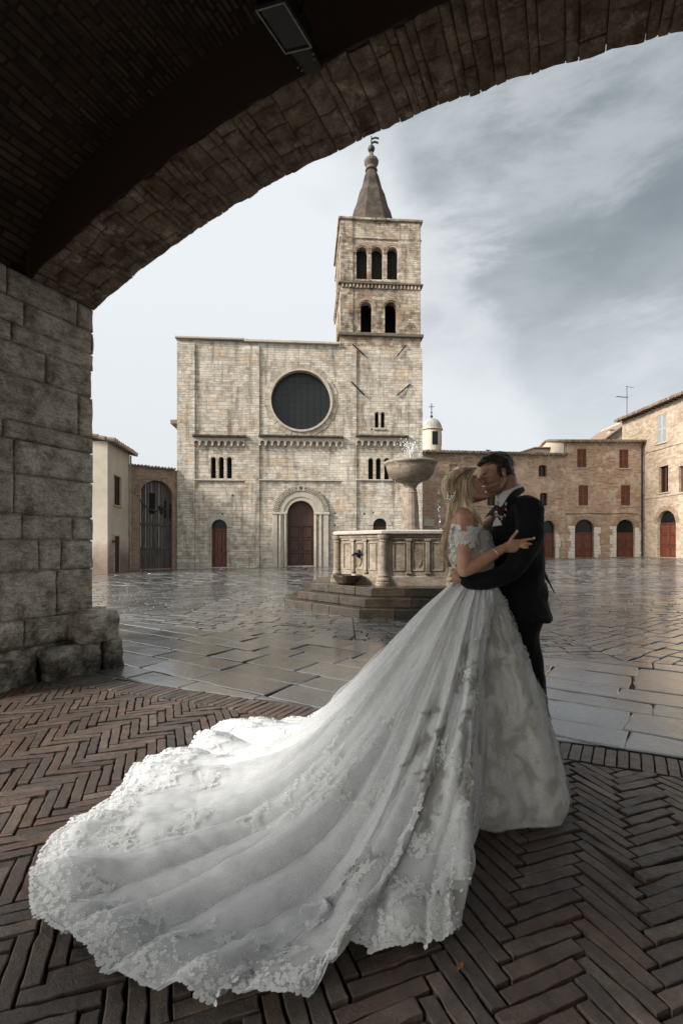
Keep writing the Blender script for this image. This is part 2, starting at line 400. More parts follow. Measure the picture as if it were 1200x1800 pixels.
def joint():
    t = NT('damp joint earth'); v = t.coord(); a = t.noise(v, 1.2, 6, .65); f = t.noise(v, 40, 4, .6)
    sp = t.n('ShaderNodeSeparateXYZ'); t.l(v, sp.inputs[0])
    g = t.math('MULTIPLY', t.mr(a, .42, .56), t.mr(sp.outputs[1], 4.4, 6.5))
    col = t.mix(g, (.022, .018, .014), (.085, .085, .025))
    return t.fin(col, .8, t.bump(f, .6, .01), .3)
M['joint'] = joint()
M['water'] = plain('rain puddle water', (.02, .022, .022), .03, .05, bump=0, spec=.9)
M['fount'] = blockmat('fountain travertine', (.25, .20, .15), (.38, .325, .255), (.10, .07, .045), amt=.8, bump=.4, scale=1.3, pock=False, isl=.2)
M['fountstep'] = blockmat('wet mossy step stone', (.035, .028, .018), (.12, .08, .05), (.012, .012, .007), rough=.22, amt=.9, bump=.5, scale=1.4, spec=.6, pock=False)
M['fountrim'] = blockmat('pale worn rim stone', (.50, .46, .40), (.56, .52, .46), (.22, .18, .14), amt=.4, bump=.4, scale=2, rough=.5, pock=False)
# ================================================================== ground
def box_ground():
    mb = MB(); xs = [-300, -120, -60, -40]+list(np.linspace(-30, 40, 36))+[60, 120, 300]; ys = [-60, -20, -6, 0, 2, 4, 6, 8]+list(np.linspace(10, 60, 26))+[90, 150, 400]
    P = [[(x, y, gz(x, y)-.02) for y in ys] for x in xs]
    return mb.grid(P)
g = box_ground().build('ground', M['joint']); tag(g, kind='structure')
B0 = Vector((-2.18, 4.70)); BU = Vector((math.cos(R(22.3)), -math.sin(R(22.3)))); BN = Vector((-BU.y, BU.x))  # border of the brick floor, normal to the piazza
def clip(poly, p, n):      # keep side where (x-p).n >= 0
    o = []
    for i in range(len(poly)):
        a, b = poly[i], poly[(i+1) % len(poly)]; da = (a-p).dot(n); db = (b-p).dot(n)
        if da >= 0: o.append(a)
        if (da >= 0) != (db >= 0): o.append(a+(b-a)*(da/(da-db)))
    return o
def area(p): return abs(sum(p[i].x*p[(i+1) % len(p)].y-p[(i+1) % len(p)].x*p[i].y for i in range(len(p))))/2
def slabs(mb, polys, gap, th, bev, zfn, jit=.004, tilt=.01, rnd=None, wob=None):
    rnd = rnd or random.Random(3)
    for poly in polys:
        if len(poly) < 3 or area(poly) < .0012: continue
        if wob:
            q = []
            for i in range(len(poly)):
                p0, p1 = poly[i], poly[(i+1) % len(poly)]; L = (p1-p0).length; k = max(1, int(L/wob[0])); dn = Vector((-(p1-p0).y, (p1-p0).x)).normalized() if L > 1e-6 else Vector((0, 0))
                for j in range(k):
                    p = p0.lerp(p1, j/k); q.append(p+(dn*rnd.gauss(0, wob[1]) if j else (sum(poly, Vector((0, 0)))/len(poly)-p).normalized()*abs(rnd.gauss(0, wob[1]*(1.5 if wob[1] < .004 else .5)))))
            poly = q
        c = sum(poly, Vector((0, 0)))/len(poly); z0 = zfn(c.x, c.y)+rnd.uniform(-jit, jit)
        tx, ty = rnd.gauss(0, tilt), rnd.gauss(0, tilt); n = len(poly); vs = []
        sgn = 1 if sum(poly[i].x*poly[(i+1) % n].y-poly[(i+1) % n].x*poly[i].y for i in range(n)) > 0 else -1
        def ins(g):
            o = []
            for i in range(n):
                p = poly[i]; d1 = p-poly[i-1]; d2 = poly[(i+1) % n]-p
                if d1.length < 1e-4 or d2.length < 1e-4: o.append(p+(c-p)*.05); continue
                n1 = Vector((-d1.y, d1.x)).normalized()*sgn; n2 = Vector((-d2.y, d2.x)).normalized()*sgn
                m = (n1+n2); m = m/max(.35, 1+n1.dot(n2)); q = p+m*min(g, .4*(c-p).length); o.append(q)
            return o
        a = ins(gap); b = ins(gap+bev)
        zz = lambda p, q: z0+tx*(p.x-c.x)+ty*(p.y-c.y)-q
        vs = [(p.x, p.y, zz(p, th)) for p in a]+[(p.x, p.y, zz(p, bev*.55)) for p in a]+[(p.x, p.y, zz(p, 0)) for p in b]
        fs = []
        for k in range(n):
            k2 = (k+1) % n; fs.append((k, k2, n+k2, n+k)); fs.append((n+k, n+k2, 2*n+k2, 2*n+k))
        fs.append(tuple(range(2*n, 3*n))); mb.add(vs, fs)
# herringbone bricks and the soldier course
def brick_floor():
    rnd = random.Random(11); wB = .0595; nL = 5; a = R(20.3); A = Vector((math.cos(a), math.sin(a))); B = Vector((-A.y, A.x))
    o = Vector((0.3, 2.0)); polys = []; inner = B0-BN*.285
    for j in range(-90, 90):
        for i in range(-100, 100):
            k = (i-j) % (2*nL)
            if k == 0: cell = (i, j, nL, 1)
            elif k == nL: cell = (i, j-nL+1, 1, nL)
            else: continue
            x, y, lx, ly = cell
            q = [(x, y), (x+lx, y), (x+lx, y+ly), (x, y+ly)]
            P = []
            for u, v in q:
                p = o+A*(u*wB)+B*(v*wB)
                s = .012*noise.noise(Vector((p.x*1.1, p.y*1.1, 0)))+.004*noise.noise(Vector((p.x*6, p.y*6, 3)))
                P.append(Vector((p.x+s, p.y-s*.7+.006*math.sin(p.x*3))))
            cx = sum(p.x for p in P)/4; cy = sum(p.y for p in P)/4
            if not (-4.6 < cx < 4.2 and -1.5 < cy < 6.2): continue
            P = clip(P, inner, -BN)
            if len(P) >= 3: polys.append(P)
    mb = MB(); fz = lambda x, y: .006*noise.noise(Vector((x*1.5, y*1.5, 0)))
    slabs(mb, polys, .0046, .03, .0038, fz, .0036, .028, rnd, (.038, .0021))
    s = []; t = -2.3
    while t < 8:
        wd = .0655+rnd.uniform(-.003, .003); sk = -.02
        q = [(t-sk, 0), (t+wd-sk, 0), (t+wd+sk, -.275), (t+sk, -.275)]
        off = .012*math.sin(t*2.1)
        s.append([B0+BU*u+BN*(v+off) for u, v in q]); t += wd
    slabs(mb, s, .0045, .03, .0035, fz, .0025, .012, rnd, (.05, .0012))
    return mb
bf = brick_floor().build('brick_floor', M['brickfloor']); tag(bf, kind='structure')
def paving():
    rnd = random.Random(5); mb = MB()
    def rows(ang, o, v0, v1, u0, u1, hrange, lrange, keep, wob=.03):
        A = Vector((math.cos(ang), math.sin(ang))); B = Vector((-A.y, A.x)); polys = []; v = v0
        while v < v1:
            h = rnd.uniform(*hrange); u = u0+rnd.uniform(0, .5)
            while u < u1:
                l = rnd.uniform(*lrange); sk = rnd.uniform(-.04, .04)*h/.4
                P = []
                for a, b in ((u+sk, v), (u+l+sk*0, v), (u+l, v+h), (u, v+h)):
                    p = o+A*a+B*b; P.append(Vector((p.x+wob*noise.noise(Vector((p.x*.9, p.y*.9, 1))), p.y+wob*noise.noise(Vector((p.x*.9, p.y*.9, 7))))))
                u += l; c = sum(P, Vector((0, 0)))/4
                for (p, n) in keep(c):
                    P = clip(P, p, n)
                    if len(P) < 3: break
                if len(P) >= 3: polys.append(P)
            v += h
        return polys
    vis = lambda c: -.95*c.y-3 < c.x < .95*c.y+3
    # big slabs by the loggia
    far1 = B0+BN*2.75
    def k1(c): return [(B0+BN*.02, BN), (far1, -BN)] if vis(c) and -.6 < (c-B0).dot(BN) < 3.4 else [(Vector((0, 0)), Vector((0, -1))), (Vector((0, 1)), Vector((0, 1)))]
    p1 = rows(R(-33), B0, -2, 9, -8, 13, (.33, .5), (.55, 1.05), k1)
    slabs(mb, p1, .006, .04, .012, lambda x, y: gz(x, y)+.003*noise.noise(Vector((x, y, 0))), .005, .007, rnd, (.12, .006))
    # smaller setts in panels with changing direction
    def panel(x0, x1, y0, y1, ang, hr, lr, lim=None):
        def kp(c):
            if not (vis(c) and x0-.8 < c.x < x1+.8 and y0-.8 < c.y < y1+.8): return [(Vector((0, 0)), Vector((0, -1))), (Vector((0, 1)), Vector((0, 1)))]
            r = [(Vector((x0, 0)), Vector((1, 0))), (Vector((x1, 0)), Vector((-1, 0))), (Vector((0, y0)), Vector((0, 1))), (Vector((0, y1)), Vector((0, -1)))]
            if y0 < 8: r.append((far1, BN))
            return r
        cx, cy = (x0+x1)/2, (y0+y1)/2; rr = math.hypot(x1-x0, y1-y0)/2+1
        return rows(ang, Vector((cx, cy)), -rr, rr, -rr, rr, hr, lr, kp, .05)
    P = []
    P += panel(-9, .2, 4, 9.2, R(-22), (.17, .25), (.28, .55)); P += panel(.2, 3.2, 4, 9.2, R(4), (.14, .18), (.22, .4)); P += panel(3.2, 12, 4, 9.2, R(38), (.17, .23), (.28, .5))
    P += panel(-14, -3, 9.2, 16, R(30), (.17, .24), (.3, .5)); P += panel(-3, 4, 9.2, 16, R(-12), (.17, .22), (.3, .5)); P += panel(4, 16, 9.2, 16, R(-28), (.18, .24), (.3, .55))
    slabs(mb, P, .008, .04, .012, gz, .006, .010, rnd, (.12, .006))
    P = []
    P += panel(-24, 0, 16, 25, R(-20), (.3, .38), (.5, .9)); P += panel(0, 26, 16, 25, R(25), (.3, .38), (.5, .9))
    P += panel(-14, 10, 25, 32.2, R(10), (.38, .5), (.7, 1.1)); P += panel(10, 30, 25, 43.5, R(-10), (.42, .55), (.7, 1.3)); P += panel(5, 10, 32.2, 42, R(-10), (.42, .55), (.7, 1.3))
    slabs(mb, P, .013, .04, .014, gz, .008, .012, rnd)
    return mb
pv = paving().build('paving', M['paving']); tag(pv, kind='structure')
def puddle(cx, cy, rx, ry, rot, seed, name='puddle'):
    mb = MB(); n = 40; vs = [(0, 0, 0)]
    for k in range(n):
        a = 2*math.pi*k/n; q = 1+.55*noise.noise(Vector((math.cos(a)*1.6, math.sin(a)*1.6, seed)))
        x, y = rx*q*math.cos(a), ry*q*math.sin(a); vs.append((x*math.cos(rot)-y*math.sin(rot), x*math.sin(rot)+y*math.cos(rot), 0))
    mb.add(vs, [(0, k+1, (k+1) % n+1) for k in range(n)])
    o = mb.build(name, M['water'], loc=(cx, cy, .0065)); tag(o, kind='structure')
puddle(1.62, 4.42, .10, .035, R(-30), 8)

# ================================================================== loggia (arch, pier, vault)
LU = Vector((math.cos(R(25)), -math.sin(R(25)), 0)); LV = Vector((-math.sin(R(25)), -math.cos(R(25)), 0)); LP = Vector((-2.69, 5.26, 0))
# local frame of the loggia: x along the arch plane, y towards the camera side (depth into the loggia), z up
loggia = thing('loggia', 'dark vaulted brick loggia with wide stone arch and rough travertine pier, framing the square', 'loggia', tuple(LP), 0)
loggia.matrix_world = Matrix(((LU.x, LV.x, 0, LP.x), (LU.y, LV.y, 0, LP.y), (0, 0, 1, 0), (0, 0, 0, 1)))
# keep a proper rotation: x = LU, y = -LV, so depth is negative y
loggia.matrix_world = Matrix(((LU.x, -LV.x, 0, LP.x), (LU.y, -LV.y, 0, LP.y), (0, 0, 1, 0), (0, 0, 0, 1)))
SPAN = 7.6; ZS = 3.86; RISE = .76; RR = ((SPAN/2)**2+RISE**2)/(2*RISE); RD = .68
def zring(t):
    d = t-SPAN/2; return ZS+RISE-RR+math.sqrt(max(.01, RR*RR-d*d))
def zvault(t):
    q = min(1, abs((t-SPAN/2)/(SPAN/2+.12))); return ZS+1.32*(1-q**2.3)**(1/2.0)
def field(mb, fn, rows, lr, sub, joint=.014, rough=.012, push=.012, seed=1, a0=0, a1=1, cont=False):
    """rough masonry: blocks on a surface fn(a,b,out)->xyz; rows = list of b edges"""
    rnd = random.Random(seed)
    def edg(i, n, L):
        q = .007/max(.05, L)
        if i == 0: return 0
        if i == n-1: return 1
        return q+(1-2*q)*(i-1)/(n-3) if n > 3 else .5
    for ri in range(len(rows)-1):
        b0, b1 = rows[ri], rows[ri+1]; a = a0-rnd.uniform(0, lr[0]*.8)
        while a < a1:
            l = rnd.uniform(*lr); x0, x1 = max(a, a0), min(a+l, a1); a += l
            if x1-x0 < .04: continue
            na = max(4, int((x1-x0)/sub)+3); nb = max(4, int((b1-b0)/sub)+3); off = rnd.uniform(-push, push); g = joint*.35; seedz = 3.3 if cont else rnd.uniform(0, 50)
            P = []; U = []
            skew = [rnd.uniform(-.012, .012) for _ in range(4)]
            for i in range(na):
                row = []; ur = []
                for j in range(nb):
                    s, t = edg(i, na, x1-x0), edg(j, nb, b1-b0)
                    aa = x0+g+(x1-x0-2*g)*s; bb = b0+g+(b1-b0-2*g)*t
                    
                    e = min(aa-x0, x1-aa, bb-b0, b1-bb)
                    edge = min(s, 1-s, t, 1-t)
                    nz = noise.noise(Vector((aa*5, bb*5, seedz)))*rough+noise.noise(Vector((aa*17, bb*17, seedz)))*rough*.45
                    dep = off+nz-(joint*1.6 if edge == 0 else 0)
                    row.append(fn(aa, bb, dep)); ur.append((aa, bb))
                P.append(row); U.append(ur)
            mb.grid(P, U)
    return mb
# pier: jamb face at local x=0 (faces +x), front face at y=+.0 (faces the square), depth to y=-1.7
prow = [0, .33, .60, 1.06, 1.36, 1.60, 1.98, 2.30, 2.47, 2.90, 3.20, 3.38, 3.62, 3.88]
PD = 1.35
mb = MB()
field(mb, lambda a, b, d: (d, -a, b), prow, (.20, .95), .040, joint=.018, rough=.014, push=.010, seed=4, a0=0.012, a1=PD)
field(mb, lambda a, b, d: (-a, d, b), prow+[4.3, 4.7, 5.1, 5.5], (.4, .8), .06, joint=.014, rough=.014, push=.010, seed=9, a0=0.012, a1=2.6)
field(mb, lambda a, b, d: (-a, -PD-d, b), prow, (.4, .8), .07, seed=12, a0=0.012, a1=1.2)
mb.box(-1.2, -.025, -PD+.025, -.025, -.1, 3.85)
mb.build('pier', M['pier'], loggia, smooth=True)
# rough base stones of the pier
mb = MB()
def boulder(mb, x0, x1, y0, y1, z0, z1, seed, n=12, rough=.03):
    bm = bmesh.new(); bmesh.ops.create_cube(bm, size=1); bmesh.ops.subdivide_edges(bm, edges=bm.edges[:], cuts=n, use_grid_fill=True)
    c = Vector(((x0+x1)/2, (y0+y1)/2, (z0+z1)/2)); s = Vector((x1-x0, y1-y0, z1-z0))
    for v in bm.verts:
        p = v.co.copy(); q = Vector((math.copysign(abs(2*p.x)**1, p.x), math.copysign(abs(2*p.y), p.y), math.copysign(abs(2*p.z), p.z)))
        ln = (abs(q.x)**9+abs(q.y)**9+abs(q.z)**9)**(1/9); q = q/ln
        co = Vector((c.x+q.x*s.x/2, c.y+q.y*s.y/2, c.z+q.z*s.z/2))
        nn = noise.noise(co*4+Vector((seed, 0, 0)))*rough+noise.noise(Vector((co.x*6, co.y*6, co.z*22))+Vector((seed, 5, 0)))*rough*.5+noise.noise(co*18)*rough*.3
        v.co = co+q.normalized()*nn
    bm.verts.index_update(); mb.add([v.co.copy() for v in bm.verts], [[v.index for v in f.verts] for f in bm.faces]); bm.free()
boulder(mb, -.5, .30, -.30, .10, .30, .62, 2); boulder(mb, -.5, .31, -.02, .13, -.05, .32, 5); boulder(mb, -.5, .20, -.62, -.04, -.05, .31, 8); boulder(mb, -.5, .10, -1.10, -.66, -.05, .27, 12); boulder(mb, -.5, .07, -1.42, -1.12, -.05, .3, 17)
mb.build('base_stone', M['pier'], loggia, smooth=True, label='rough protruding base stones of the pier')
# right hand pier
mb = MB(); field(mb, lambda a, b, d: (SPAN-d, -a, b), prow, (.4, .8), .09, seed=14, a0=0, a1=1.3); field(mb, lambda a, b, d: (SPAN+a, d, b), prow+[4.4, 4.9, 5.4], (.4, .8), .1, seed=15, a0=0.0, a1=3)
mb.box(SPAN+.03, SPAN+3, -1.3, -.03, -.1, 3.85); mb.build('pier', M['pier'], loggia, smooth=True)
# arch soffit
mb = MB(); AL = SPAN*1.03
def ringfn(a, b, d): return (a/1.03, -b, zring(a/1.03)-d)
rg_ = [0]
while rg_[-1] < SPAN: rg_.append(rg_[-1]+random.choice((.06, .07, .08, .11, .16, .22)))
rg_[-1] = SPAN
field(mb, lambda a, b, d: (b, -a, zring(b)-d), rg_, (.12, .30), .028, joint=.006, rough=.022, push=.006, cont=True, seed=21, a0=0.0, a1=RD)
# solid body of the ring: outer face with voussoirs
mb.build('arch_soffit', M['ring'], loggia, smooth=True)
mb = MB(); n = 60; top = 6.2
pts = [(-.0, top), (-.0, ZS+.03)]+[(SPAN*i/n, zring(SPAN*i/n)+.035) for i in range(1, n)]+[(SPAN, ZS+.03), (SPAN, top)]
mb.plate(pts, [], -RD+.02, -.02)
mb.box(-2.6, -.003, -RD, -.03, 3.88, top); mb.box(SPAN+.003, SPAN+3, -RD, -.03, 3.86, top)
mb.build('arch_wall', M['darkwall'], loggia)
# outer brick voussoir ring
mb = MB(); t = 0.02
while t < SPAN-.05:
    t1 = t+.075; z0a, z0b = zring(t)+.03+random.uniform(0, .015), zring(t1)+.035; hh = .42
    def nrm(t): d = (t-SPAN/2)/RR; return Vector((d, math.sqrt(1-d*d)))
    na, nb = nrm(t+.006), nrm(t1-.006)
    q = [Vector((t+.006, z0a)), Vector((t1-.006, z0b)), Vector((t1-.006, z0b))+nb*hh, Vector((t+.006, z0a))+na*hh]
    e = random.uniform(0, .012); mb.add([(p.x, y, p.y) for y in (-.05, .012+e) for p in q], [(0, 1, 2, 3), (7, 6, 5, 4), (0, 4, 5, 1), (1, 5, 6, 2), (2, 6, 7, 3), (3, 7, 4, 0)]); t = t1
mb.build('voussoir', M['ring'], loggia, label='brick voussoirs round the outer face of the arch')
# vault
mb = MB(); nu, nv = 90, 40; P = []; U = []; arc = 0; last = None
VD = 6.4
for i in range(nu+1):
    t = -.12+(SPAN+.24)*(.5-.5*math.cos(math.pi*i/nu)); z = zvault(t)
    if last is not None: arc += math.hypot(t-last[0], z-last[1])
    last = (t, z); r = []; ur = []
    for j in range(nv+1):
        wv = RD-.02+(VD-RD)*j/nv; nn = .03*noise.noise(Vector((t*1.4, wv*1.4, 0)))+.012*noise.noise(Vector((t*7, wv*7, 0)))
        r.append((t, -wv, z+nn)); ur.append((wv, arc))
    P.append(r); U.append(ur)
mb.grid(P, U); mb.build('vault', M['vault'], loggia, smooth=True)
# back side of the ring up to the vault
mb = MB(); pts = [(SPAN*i/n, zring(SPAN*i/n)+.02) for i in range(n+1)]+[(SPAN*i/n, max(zvault(SPAN*i/n)+.1, zring(SPAN*i/n)+.05)) for i in range(n, -1, -1)]
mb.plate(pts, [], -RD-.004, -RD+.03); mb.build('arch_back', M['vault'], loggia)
# remaining walls of the loggia: left side arch opening, right wall, back wall with arch; both openings unseen, sized to light the dress
mb = MB()
mb.plate([(-.3, 0), (SPAN+.4, 0), (SPAN+.4, 6.2), (-.3, 6.2)], [arch_pts(0.4, 6.9, .02, 3.9, 20, -.6)], -VD-.5, -VD)
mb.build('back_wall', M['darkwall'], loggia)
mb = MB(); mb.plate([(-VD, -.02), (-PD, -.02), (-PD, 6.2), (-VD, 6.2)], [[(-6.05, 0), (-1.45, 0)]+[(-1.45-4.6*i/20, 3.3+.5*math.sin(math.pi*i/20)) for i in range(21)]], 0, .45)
lw = mb.build('side_wall', M['darkwall'], loggia, loc=(-.04, 0, 0), rz=R(90), label='side wall of the loggia pierced by an arch added to let light in')
mb = MB(); mb.box(SPAN+.02, SPAN+.5, -VD, -1.3, 0, 6.2); mb.build('side_wall', M['darkwall'], loggia, label='closed side wall of the loggia')
mb = MB(); mb.box(-2.6, SPAN+3, -VD-.5, -.1, 6.21, 6.5); mb.build('roof', M['tile'], loggia)

# floodlight under the vault
def L2W(x, y, z): return loggia.matrix_world @ Vector((x, y, z))
fl = thing('floodlight', 'grey rectangular floodlight with glass front bolted under the dark vault', 'floodlight', tuple(W(516, 72, 3.0)))
fl.scale = (1.3, 1.3, 1.3)
def lampmat(): 
    return plain('galvanised lamp metal', (.22, .21, .19), .35, .2, metal=.8)
lm = lampmat()
fl.rotation_euler = (Matrix(((-.90, -.40, .10), (.38, -.90, -.2), (.18, -.16, .97)))).to_euler()
mb = MB(); mb.bbox(-.075, .075, -.05, .21, .0, .075, .008); mb.build('housing', M['iron'], fl)
mb = MB(); mb.plate(rect(-.075, .075, -.05, .21), [rect(-.068, .068, -.043, .203)], -.006, .006)
o = mb.build('bezel', lm, fl, loc=(0, 0, -.004)); o.data.transform(Matrix(((1, 0, 0, 0), (0, 0, 1, 0), (0, 1, 0, 0), (0, 0, 0, 1))))
mb = MB(); mb.box(-.067, .067, -.042, .202, -.002, -.0005); mb.build('glass', M['glass'], fl)
mb = MB(); mb.bbox(-.055, .055, -.21, -.052, .0, .06, .006); mb.box(-.02, .02, -.24, -.2, .02, .06); mb.build('gear_box', M['iron'], fl)
mb = MB(); mb.tube([(0, .08, .07), (0, .09, .9)], .012, 8); mb.tube([(-.085, .08, .03), (-.085, .08, .12), (.085, .08, .12), (.085, .08, .03)], .008, 6); mb.build('bracket', M['iron'], fl)
mb = MB(); [mb.ell((x, y, -.004), .006, n=8, m=6) for x, y in ((-.06, -.09), (-.05, -.12), (.05, -.17), (.06, -.15))]; mb.split('screw', lm, fl)

# ================================================================== facade frames
class Fr:
    def __init__(s, X, Y, ang, z0=0): s.X, s.Y, s.a, s.z0 = X, Y, ang, z0; s.c, s.s = math.cos(ang), math.sin(ang)
    def S(s, px): r = (px-600)/F; return (r*s.Y-s.X)/(s.c-r*s.s)
    def Z(s, px, py): d = s.Y+s.S(px)*s.s; return CH+(HZ-py)/F*d-s.z0
    def g(s, px): q = s.S(px); return gz(s.X+q*s.c, s.Y+q*s.s)-s.z0
    def thing(s, *a, **k): return thing(*a, loc=(s.X, s.Y, s.z0), rz=s.a, **k)
# ---- church
CF = Fr(-10.44, 30.8, R(4.2), -.2)
church = CF.thing('church', 'pale limestone Romanesque church front with a round rose window and arched portal', 'church')
S = CF.S; HT = CF.Z(320, 596)
xL, xR = S(312), S(741)
holes = []
cxr, czr = S(529), CF.Z(529, 704); rr_ = S(529+52)-cxr
holes.append(circ(cxr, czr, rr_, 64))
def lights(pxs, y0, y1, Fm): return [arch_pts(Fm.S(a), Fm.S(b), Fm.Z(a, y1), Fm.Z(a, y0), 10) for a, b in pxs]
tri1 = lights([(370.5, 379.5), (384.5, 393.5), (398.5, 407.5)], 803, 841, CF); tri2 = lights([(647, 656), (660.5, 669.5), (675, 684)], 805, 843, CF); bif = lights([(658.5, 665.5), (669, 676)], 724, 752, CF)
holes += tri1+tri2+bif
PDX = (S(505), S(552)); PZ0, PZ1 = CF.g(528)+.06, CF.Z(528, 880)
holes.append(arch_pts(PDX[0], PDX[1], PZ0, PZ1, 20))
sd1 = (S(372), S(399)); sd2 = (S(655.5), S(680)); dz1 = CF.Z(385, 913); dz2 = CF.Z(667, 911)
holes.append(arch_pts(sd1[0], sd1[1], CF.g(385)+.05, dz1, 12)); holes.append(arch_pts(sd2[0], sd2[1], CF.g(667)+.1, dz2, 12))
for px, py in ((409, 871), (391, 904), (337, 905), (318, 924), (589, 902), (589, 923), (629, 818), (640, 903), (656, 901), (677, 755), (653, 755), (620, 672), (561, 866), (450, 903), (442, 776)):
    s_, z_ = S(px), CF.Z(px, py); holes.append(rect(s_-.05, s_+.05, z_-.06, z_+.05))
mb = MB(); mb.plate([(xL, -.6), (xR, -.6), (xR, HT-.12), (S(600), HT-.12), (xL, HT)], holes, 0, .55)
mb.build('wall', M['church'], church)
mb = MB(); mb.box(xL+.01, xR-.01, .9, .95, -.5, HT-.3); mb.build('interior', M['dark'], church)
mb = MB(); mb.box(xL, xL+.5, .56, 16, -.6, HT-4); mb.box(xR-.5, xR, .56, 16, -.6, 9.5); mb.box(xL, xR, 15.5, 16, -.6, 10); mb.build('side_wall', M['church'], church)
mb = MB(); mb.add([(xL-.6, .6, HT-5.0), (xR+.2, .6, HT-4.2), (xR+.2, 16, HT-4.2), (xL-.6, 16, HT-5.0), (xL-.6, .6, HT-5.25), (xR+.2, .6, HT-4.5), (xR+.2, 16, HT-4.5), (xL-.6, 16, HT-5.25)], [(0, 1, 2, 3), (7, 6, 5, 4), (0, 4, 5, 1), (1, 5, 6, 2), (2, 6, 7, 3), (3, 7, 4, 0)]); mb.build('roof', M['tile'], church)
# pilasters
mb = MB()
for a, b, top in ((312, 343, HT-.25), (430.5, 456, HT-.3), (600, 626, HT-.35), (714, 741.5, HT-.35)):
    mb.box(S(a), S(b), -.09, -.003, -.5, top)
mb.split('pilaster', M['church'], church)
mb = MB(); mb.box(xL, xR, -.16, -.004, -.5, .12); mb.box(xL+.1, S(395), -.3, -.163, -.5, .02); mb.build('plinth', M['trim'], church)
mb = MB(); mb.bbox(xL-.12, S(430), -.2, .6, HT, HT+.13, .02); mb.bbox(S(430)+.003, S(597), -.22, .6, HT-.10, HT+.06, .02); mb.build('coping', M['trim'], church)
# corbel tables with little arches and tile weathering
for a, b in ((341, 430.5), (456, 602), (625, 714)):
    y = 776; z0 = CF.Z(a, 781); z1 = CF.Z(a, 769.5); x0, x1 = S(a), S(b); mb = MB(); nA = max(4, int(round((x1-x0)/.42))); wA = (x1-x0)/nA
    hs = []; outline = [(x0, z1)]
    # scalloped lower edge
    pts = [(x0, z1)]
    for k in range(nA):
        c0 = x0+wA*k; pts.append((c0, z0)); pts.append((c0+wA*.14, z0))
        for q in range(9): an = math.pi*(1-q/8); pts.append((c0+wA/2+wA*.34*math.cos(an), z0+.06+wA*.36*math.sin(an)))
        pts.append((c0+wA*.86, z0))
    pts += [(x1, z0), (x1, z1)]
    mb.plate(pts, [], -.20, -.092)
    for k in range(nA+1): c0 = min(max(x0+wA*k, x0+.06), x1-.06); mb.bbox(c0-.06, c0+.06, -.24, -.09, z0-.12, z0-.003, .015)
    ct = mb.build('corbel_table', M['trim'], church)
    mb = MB(); mb.bbox(x0-.05, x1+.05, -.34, -.0, z1+.003, z1+.08, .02); k = x0-.04
    while k < x1: mb.tube([(k+.06, -.42, z1+.09), (k+.06, .0, z1+.17)], .055, 8); k += .14
    mb.build('weathering', M['darktrim'], ct)
    mb = MB(); zz = CF.Z(a, 843.5); mb.bbox(x0, x1, -.12, -.0, zz-.05, zz+.03, .015); mb.build('string_course', M['trim'], church)
# rose window
mb = MB(); ring_arc(mb, cxr, czr, rr_-.005, rr_+.13, 0, 2*math.pi, -.14, .3, 64)
rf = mb.build('rose_window', M['trim'], church, label='large round window with moulded stone ring')
mb = MB(); mb.lathe([(rr_-.01, 0), (rr_-.01, .03)], n=48); o = mb.build('glass', M['roseglass'], rf); o.data.transform(Matrix.Translation((cxr, .35, czr)) @ Matrix.Rotation(R(90), 4, 'X'))
mb = MB()
for k in range(-4, 5): q = math.sqrt(max(.01, 1-(k/4.6)**2))*rr_*.98; mb.box(cxr+k*rr_/4.6-.008, cxr+k*rr_/4.6+.008, .30, .315, czr-q, czr+q); mb.box(cxr-q, cxr+q, .316, .33, czr+k*rr_/4.6-.008, czr+k*rr_/4.6+.008)
mb.build('glazing_bar', M['iron'], rf)
mb = MB()
for k in range(34): ring_arc(mb, cxr, czr, rr_+.134, rr_+.42+.05*(k % 2), 2*math.pi*(k+.03)/34, 2*math.pi*(k+.97)/34, -.03-.008*(k % 3), -.002, 3)
mb.build('voussoir', blockmat('rose window voussoir stone', (.36, .31, .24), (.60, .54, .44), (.2, .15, .1), amt=.6, pock=False), rf)
# windows with colonnettes
def multi(parent, L, name='window', mat='trim', yoff=-.0):
    mb = MB()
    for i in range(len(L)-1):
        xa, xb = L[i][1][0], L[i+1][0][0]; z0 = L[i][0][1]; z1 = max(p[1] for p in L[i])-(xb-xa)*.5-.15; c_ = (xa+xb)/2
        mb.tube([(c_, .12, z0), (c_, .12, z1)], .055, 8); mb.box(c_-.085, c_+.085, .03, .22, z1, z1+.10); mb.box(c_-.085, c_+.085, .03, .22, z0, z0+.08)
    a = L[0][0][0]-.1; b = L[-1][1][0]+.1; mb.bbox(a, b, -.07, .05, L[0][0][1]-.14, L[0][0][1]-.002, .015)
    for l in L:
        xa, xb = l[0][0], l[1][0]; zt = max(p[1] for p in l); r = (xb-xa)/2; ring_arc(mb, (xa+xb)/2, zt-r, r, r+.09, 0, math.pi, -.025, -.002, 12)
    f = mb.build(name, M[mat], parent)
    mb = MB(); mb.box(a, b, .42, .44, L[0][0][1]-.1, max(p[1] for p in L[0])+.1); mb.build('dark_backing', M['dark'], f)  # no glazing: near-black sheet standing in for the shade inside
multi(church, tri1); multi(church, tri2); multi(church, bif)
